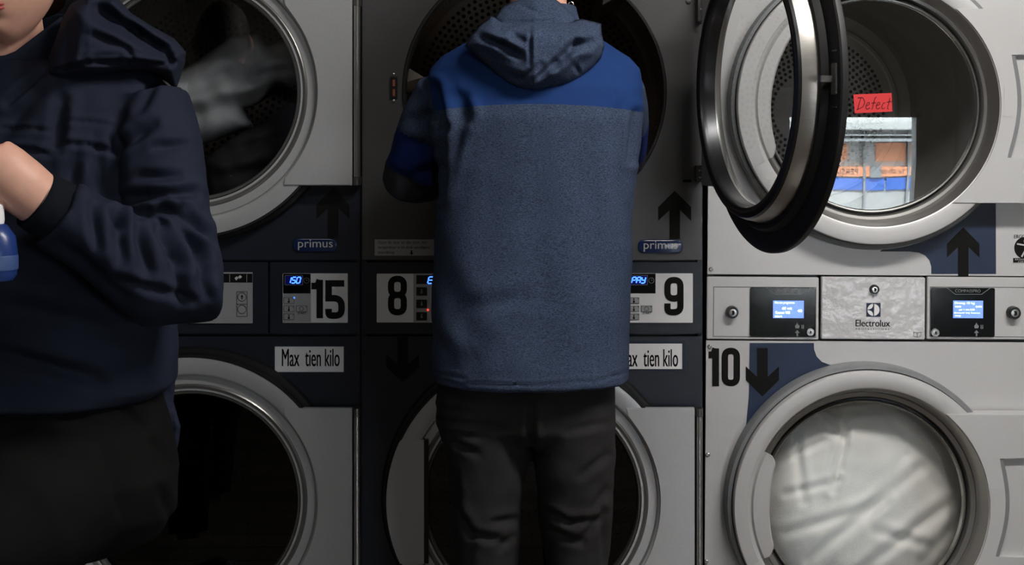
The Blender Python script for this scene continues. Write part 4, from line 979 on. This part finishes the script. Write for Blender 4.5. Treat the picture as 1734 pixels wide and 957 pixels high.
# hair, earring
hb2 = B(); 
for k in range(1):
    n = 40; rows = []
    for i in range(n // 2 + 5):
        ph = pi * i / n; rows.append([HM @ Vector((sin(ph) * cos(2 * pi * j / n) * .083, sin(ph) * sin(2 * pi * j / n) * .104 + .004, cos(ph) * .128 - (.055 * max(0, sin(2 * pi * j / n)) * sin(ph) ** 3))) + Vector((0, 0, .004 * noise.noise(Vector((i, j, 3)) * .6))) for j in range(n)])
    V = [[hb2.bm.verts.new(p) for p in r_] for r_ in rows]
    for p, q in zip(V, V[1:]):
        for j in range(n): hb2.face((p[j], q[j], q[(j + 1) % n], p[(j + 1) % n]))
    hb2.face(V[-1][::-1])
bmesh.ops.remove_doubles(hb2.bm, verts=hb2.bm.verts[:], dist=.0005); obj('hair', hb2, M['hair'], man)
b = B(); q = W(967, 8, JY + .06); b.tube([(q.x + .0052 * cos(t * pi / 10), q.y, q.z + .0058 * sin(t * pi / 10)) for t in range(21)], .0011, 8); obj('earring', b, M['gold'], man)

# ---- the person in the navy parka, walking past close to the camera
PY = -.76
pt = [ring(-118, 268, 668, PY, .172, 2.3), ring(-125, 293, 650, PY, .170, 2.3), ring(-130, 297, 600, PY, .165, 2.3), ring(-135, 292, 520, PY, .165, 2.3), ring(-138, 288, 420, PY, .165, 2.3), ring(-135, 290, 320, PY, .160, 2.3), ring(-130, 285, 240, PY, .152, 2.3),
    ring(-115, 292, 180, PY, .140, 2.2), ring(-90, 286, 146, PY, .128, 2.2), ring(-60, 262, 124, PY, .11, 2.1), ring(-35, 140, 104, PY, .085, 2), ring(-20, 100, 97, PY, .065, 2)]
sL, eL, wL = W(257, 170, -.80), W(312, 494, -.90), W(92, 358, -1.0)
sR, eR, wR = W(-90, 190, -.70), W(-150, 470, -.78), W(-84, 440, -1.0)
kb = B(); kb.loft(pt[::-1], 64)
kb.tube([sL, sL.lerp(eL, .2), sL.lerp(eL, .45), sL.lerp(eL, .7), sL.lerp(eL, .9), eL, eL.lerp(wL, .1), eL.lerp(wL, .3), eL.lerp(wL, .55), eL.lerp(wL, .8), eL.lerp(wL, .97)], [.064, .070, .068, .067, .069, .071, .075, .074, .068, .062, .055], 32)
kb.tube([sR, sR.lerp(eR, .3), sR.lerp(eR, .8), eR, eR.lerp(wR, .2), eR.lerp(wR, .9)], [.06, .066, .062, .062, .06, .048], 24)
km = fuse(kb.bm, .0044, 4)
KF = [(258, 212, 205, 252, 9, .009), (262, 140, 236, 190, 7, .006), (200, 240, 195, 300, 12, .010), (265, 250, 310, 245, 7, .006), (240, 300, 300, 300, 8, .006), (225, 335, 330, 325, 8, .012), (230, 365, 300, 350, 7, .012), (270, 345, 345, 395, 8, .012), (300, 340, 365, 410, 8, .008),
    (195, 360, 210, 385, 8, .012), (200, 375, 205, 440, 9, .008), (232, 385, 250, 460, 9, .010), (270, 385, 310, 450, 9, .012), (300, 385, 340, 440, 8, .010), (290, 430, 310, 510, 9, .008), (335, 430, 350, 500, 9, .008), (155, 350, 165, 420, 8, .008), (200, 470, 330, 510, 7, .006), (345, 360, 372, 440, 8, .006),
    (0, 216, 50, 218, 3, .005), (50, 218, 92, 224, 3, .005), (112, 206, 150, 206, 3, .005), (150, 206, 194, 214, 3, .005), (0, 252, 60, 256, 4, .008), (60, 256, 85, 262, 4, .008), (105, 244, 150, 246, 4, .008), (150, 246, 190, 258, 4, .008), (105, 170, 95, 250, 10, .010), (75, 120, 10, 175, 6, .008), (60, 160, 0, 230, 14, .006),
    (165, 260, 170, 330, 14, .010), (130, 270, 120, 310, 12, .008), (100, 420, 200, 500, 20, .008), (0, 520, 200, 560, 20, .010), (0, 600, 160, 640, 12, .010), (206, 200, 190, 245, 10, .005)]
drape(km, KF, .006, 11, 9, gain=1.55)
for _ in range(3): bmesh.ops.smooth_vert(km, verts=km.verts[:], factor=.5, use_axis_x=True, use_axis_y=True, use_axis_z=True)
lb = B()
lb.loft([(r[0], r[1] * .80, r[2] * .80, 2.2) for r in pt[::-1]], 40)
hc2 = W(9, 76, -.85) + Vector((0, .02, .122)); 
lb.tube([W(24, 130, -.77), W(20, 85, -.78), W(14, 30, -.79), W(10, -20, -.79)], [(.062, .062), (.058, .056), (.056, .054), (.058, .056)], 24)
HM2 = head(lb, hc2, radians(-3), radians(-2))
for a, e, h in ((sL, eL, wL), (sR, eR, wR)): lb.tube([a, a.lerp(e, .5), e, e.lerp(h, .5), h], [.042, .040, .036, .034, .029], 16)
w2 = wL.lerp(W(40, 318, -1.03), 1.0); hd = W(-60, 262, -1.06) - W(62, 338, -1.02)
lb.tube([wL, W(68, 340, -1.01), W(36, 314, -1.03), W(4, 287, -1.04), W(-18, 268, -1.045)], [(.038, .036), (.041, .040), (.043, .040), (.042, .038), (.038, .034)], 24)
hand(lb, W(-12, 272, -1.045), hd, (-.3, -.8, -.4), .5, -1, 1.08); hand(lb, wR, (.1, -.9, .1), (1, 0, 0), .55, 1)
# legs: the nearer one lifted forward in a long stride
hipL, knL, anL = W(150, 800, -.80), W(-90, 950, -.98), W(-40, 1330, -.86)
hipR, knR, anR = W(20, 770, -.70), W(-30, 1010, -.74), W(20, 1290, -.66)
gb = B(); gb.loft([ring(-80, 240, 625, PY, .125), ring(-100, 268, 670, PY, .150), ring(-105, 282, 720, PY, .158), ring(-95, 298, 800, PY - .01, .155), ring(-60, 295, 866, PY - .01, .13), ring(-40, 268, 908, PY - .01, .10), ring(-40, 170, 945, PY - .01, .06)][::-1], 48)
gb.tube([hipL + Vector((.06, 0, 0)), hipL, hipL.lerp(knL, .5), hipL.lerp(knL, .9), knL, knL.lerp(anL, .15), knL.lerp(anL, .6), knL.lerp(anL, .95)], [.10, .128, .128, .108, .098, .080, .062, .058], 28)
gb.tube([hipR, hipR.lerp(knR, .6), knR, knR.lerp(anR, .5), knR.lerp(anR, .95)], [.100, .085, .072, .062, .056], 24)
for h_, k_, a_ in ((hipL, knL, anL), (hipR, knR, anR)): lb.tube([h_, h_.lerp(k_, .6), k_, k_.lerp(a_, .5), a_], [.085, .065, .05, .042, .036], 16)
wom = body_obj(lb, (W(60, 800, PY).x, PY, 0), 'person in dark navy hooded parka passing in front of the dryers with bent arm')
obj('parka', km, M['parka'], wom, angle=180)
GF = [(180, 655, 245, 730, 8, .008), (0, 650, 130, 700, 16, .008), (255, 745, 290, 790, 8, .006), (0, 740, 150, 800, 25, .006), (215, 660, 250, 665, 6, .006), (270, 830, 290, 880, 8, .008)]
gm = fuse(gb.bm, .0065, 3); drape(gm, GF, .004, 9, 3); obj('trousers', gm, M['blacktrouser'], wom, angle=180)
shoe(wom, (anL.x, anL.y, 0), radians(-70)); shoe(wom, (anR.x, anR.y, 0), radians(-70))
tail = puff([(250, 630), (298, 630), (294, 680), (301, 705), (306, 722), (303, 748), (296, 778), (287, 762), (275, 735), (255, 700)], -.70, .022, 16, [(285, 650, 296, 770, 6, .008)], step=5, back=.02)
obj('parka_tail', tail, M['parka'], wom, angle=180)
# hood, collar and cuff of the parka
hd_ = puff([(78, 128), (82, 98), (96, 60), (106, 30), (118, 8), (150, -10), (195, -8), (222, 22), (255, 43), (296, 66), (315, 88), (313, 108), (305, 132), (298, 153), (284, 140), (262, 126), (238, 121), (205, 124), (165, 130), (120, 131), (95, 133)],
    lambda x, y: -.845 + .0006 * max(0, x - 150), .075, 36, [(90, 120, 150, 106, 4, .012), (150, 106, 215, 105, 4, .014), (215, 105, 280, 109, 4, .012), (165, 15, 230, 55, 14, .045), (225, 50, 285, 92, 13, .050), (285, 95, 290, 106, 5, .02), (120, 40, 110, 110, 9, .012), (140, 100, 200, 95, 5, .006), (300, 105, 240, 118, 6, .006), (160, 60, 250, 95, 8, .010), (215, 82, 225, 100, 4, .005)], step=4, back=.10, rumple=.003, seed=8)
obj('hood', hd_, M['parka'], wom, angle=180)
cl_ = B()
def collar_row(pts, y_add, wd):
    for px, py, y in pts: pass
rows = []
for i in range(25):                                                          # standing collar wrapped round the neck, open at the throat
    t = i / 24; a = radians(-118 + 250 * t); base = Vector((W(30, 100, -.78).x, -.765, 0)); rx, ry = .082, .078
    zb = W(0, 128 - 20 * max(0, sin(a)) - 11 * cos(a), -.78).z; zt = zb + .030 + .060 * max(0, min(1, .35 + .9 * cos(a) + .5 * sin(a)))
    prof = [(1.0, zb), (1.08, (zb + zt) / 2), (1.10, zt - .006), (1.06, zt), (1.0, zt - .004), (.93, (zb + zt) / 2), (.9, zb)]
    rows.append([cl_.bm.verts.new((base.x + rx * s_ * cos(a), base.y + ry * s_ * sin(a), z)) for s_, z in prof])
for p, q in zip(rows, rows[1:]):
    for j in range(len(prof)): cl_.face((p[j], p[(j + 1) % len(prof)], q[(j + 1) % len(prof)], q[j]))
cl_.face(rows[0]); cl_.face(rows[-1][::-1]); bmesh.ops.subdivide_edges(cl_.bm, edges=cl_.bm.edges[:], cuts=1, use_grid_fill=True, smooth=.6); obj('collar', cl_, M['parka'], wom, angle=180)
cf = B(); dW = (W(60, 336, -1.015) - eL).normalized(); c0 = W(112, 368, -.985); c1 = W(58, 337, -1.015)
cf.tube([c0.lerp(c1, t) for t in (0, .15, .3, .5, .7, .85, .97, 1.0, .96)], [.054, .050, .050, .049, .048, .047, .046, .043, .038], 32, cap=False); obj('cuff', cf, M['parkadark'], wom, angle=180)
# lips, eyes, hair
b = B()
for zz, r_, yy in ((-.0625, .0042, -.0815), (-.0715, .0052, -.0800)):
    b.tube([HM2 @ Vector((x, yy + 14 * x * x, zz + (-.0006 if zz > -.067 else .0025) * abs(x) / .024)) for x in (-.024, -.018, -.012, -.006, 0, .006, .012, .018, .024)], [.0012, r_ * .6, r_ * .85, r_, r_ * .95, r_, r_ * .85, r_ * .6, .0012], 12)
obj('lips', b, M['lip'], wom, angle=180)
for sx in (-1, 1): b = B(); b.ball(HM2 @ Vector((sx * .032, -.076, .012)), .012, 16); obj('eye', b, M['eye'], wom)
b = B(); n = 40; rows = []
for i in range(n // 2 + 3):
    ph = pi * i / n
    rows.append([b.bm.verts.new(HM2 @ Vector((sin(ph) * cos(2 * pi * j / n) * .083, sin(ph) * sin(2 * pi * j / n) * .104 + .010, cos(ph) * .128 + .006 - (.05 * max(0, sin(2 * pi * j / n)) - .055 * max(0, -sin(2 * pi * j / n))) * sin(ph) ** 3))) for j in range(n)])
for p, q in zip(rows, rows[1:]):
    for j in range(n): b.face((p[j], q[j], q[(j + 1) % n], p[(j + 1) % n]))
b.face(rows[-1][::-1]); bmesh.ops.remove_doubles(b.bm, verts=b.bm.verts[:], dist=.0005); obj('hair', b, M['hair'], wom)
# bottle carried low in the other hand
bc = W(-18, 418, -1.06); bt = thing('detergent_bottle', (bc.x, bc.y, bc.z - .045), 'blue and white plastic bottle held low beside the bare wrist', 'bottle')
b = B(); prof = [(0, -.05), (.034, -.05), (.040, -.042), (.041, -.01), (.038, .015), (.026, .032), (.018, .036), (0, .036)]
def upright(b, c, prof, seg=40):
    R_ = []
    for r, z in prof: R_.append([b.bm.verts.new((c.x + r * cos(2 * pi * k / seg), c.y + .8 * r * sin(2 * pi * k / seg), c.z + z)) for k in range(seg)] if r > 0 else [b.bm.verts.new((c.x, c.y, c.z + z))])
    for p, q in zip(R_, R_[1:]):
        for k in range(seg):
            j = (k + 1) % seg
            if len(p) == 1: b.face((p[0], q[k], q[j]))
            elif len(q) == 1: b.face((p[k], p[j], q[0]))
            else: b.face((p[k], p[j], q[j], q[k]))
upright(b, bc, prof); obj('bottle_body', b, M['bluebottle'], bt)
b = B(); upright(b, bc, [(0, .034), (.021, .034), (.022, .040), (.021, .062), (.016, .066), (0, .066)]); obj('cap', b, M['white'], bt)
b = B(); upright(b, bc, [(.0412, -.034), (.0418, -.032), (.0418, -.014), (.0412, -.012)]); obj('bottle_label', b, mat('pale_blue_label', (62, 84, 132), .5), bt)
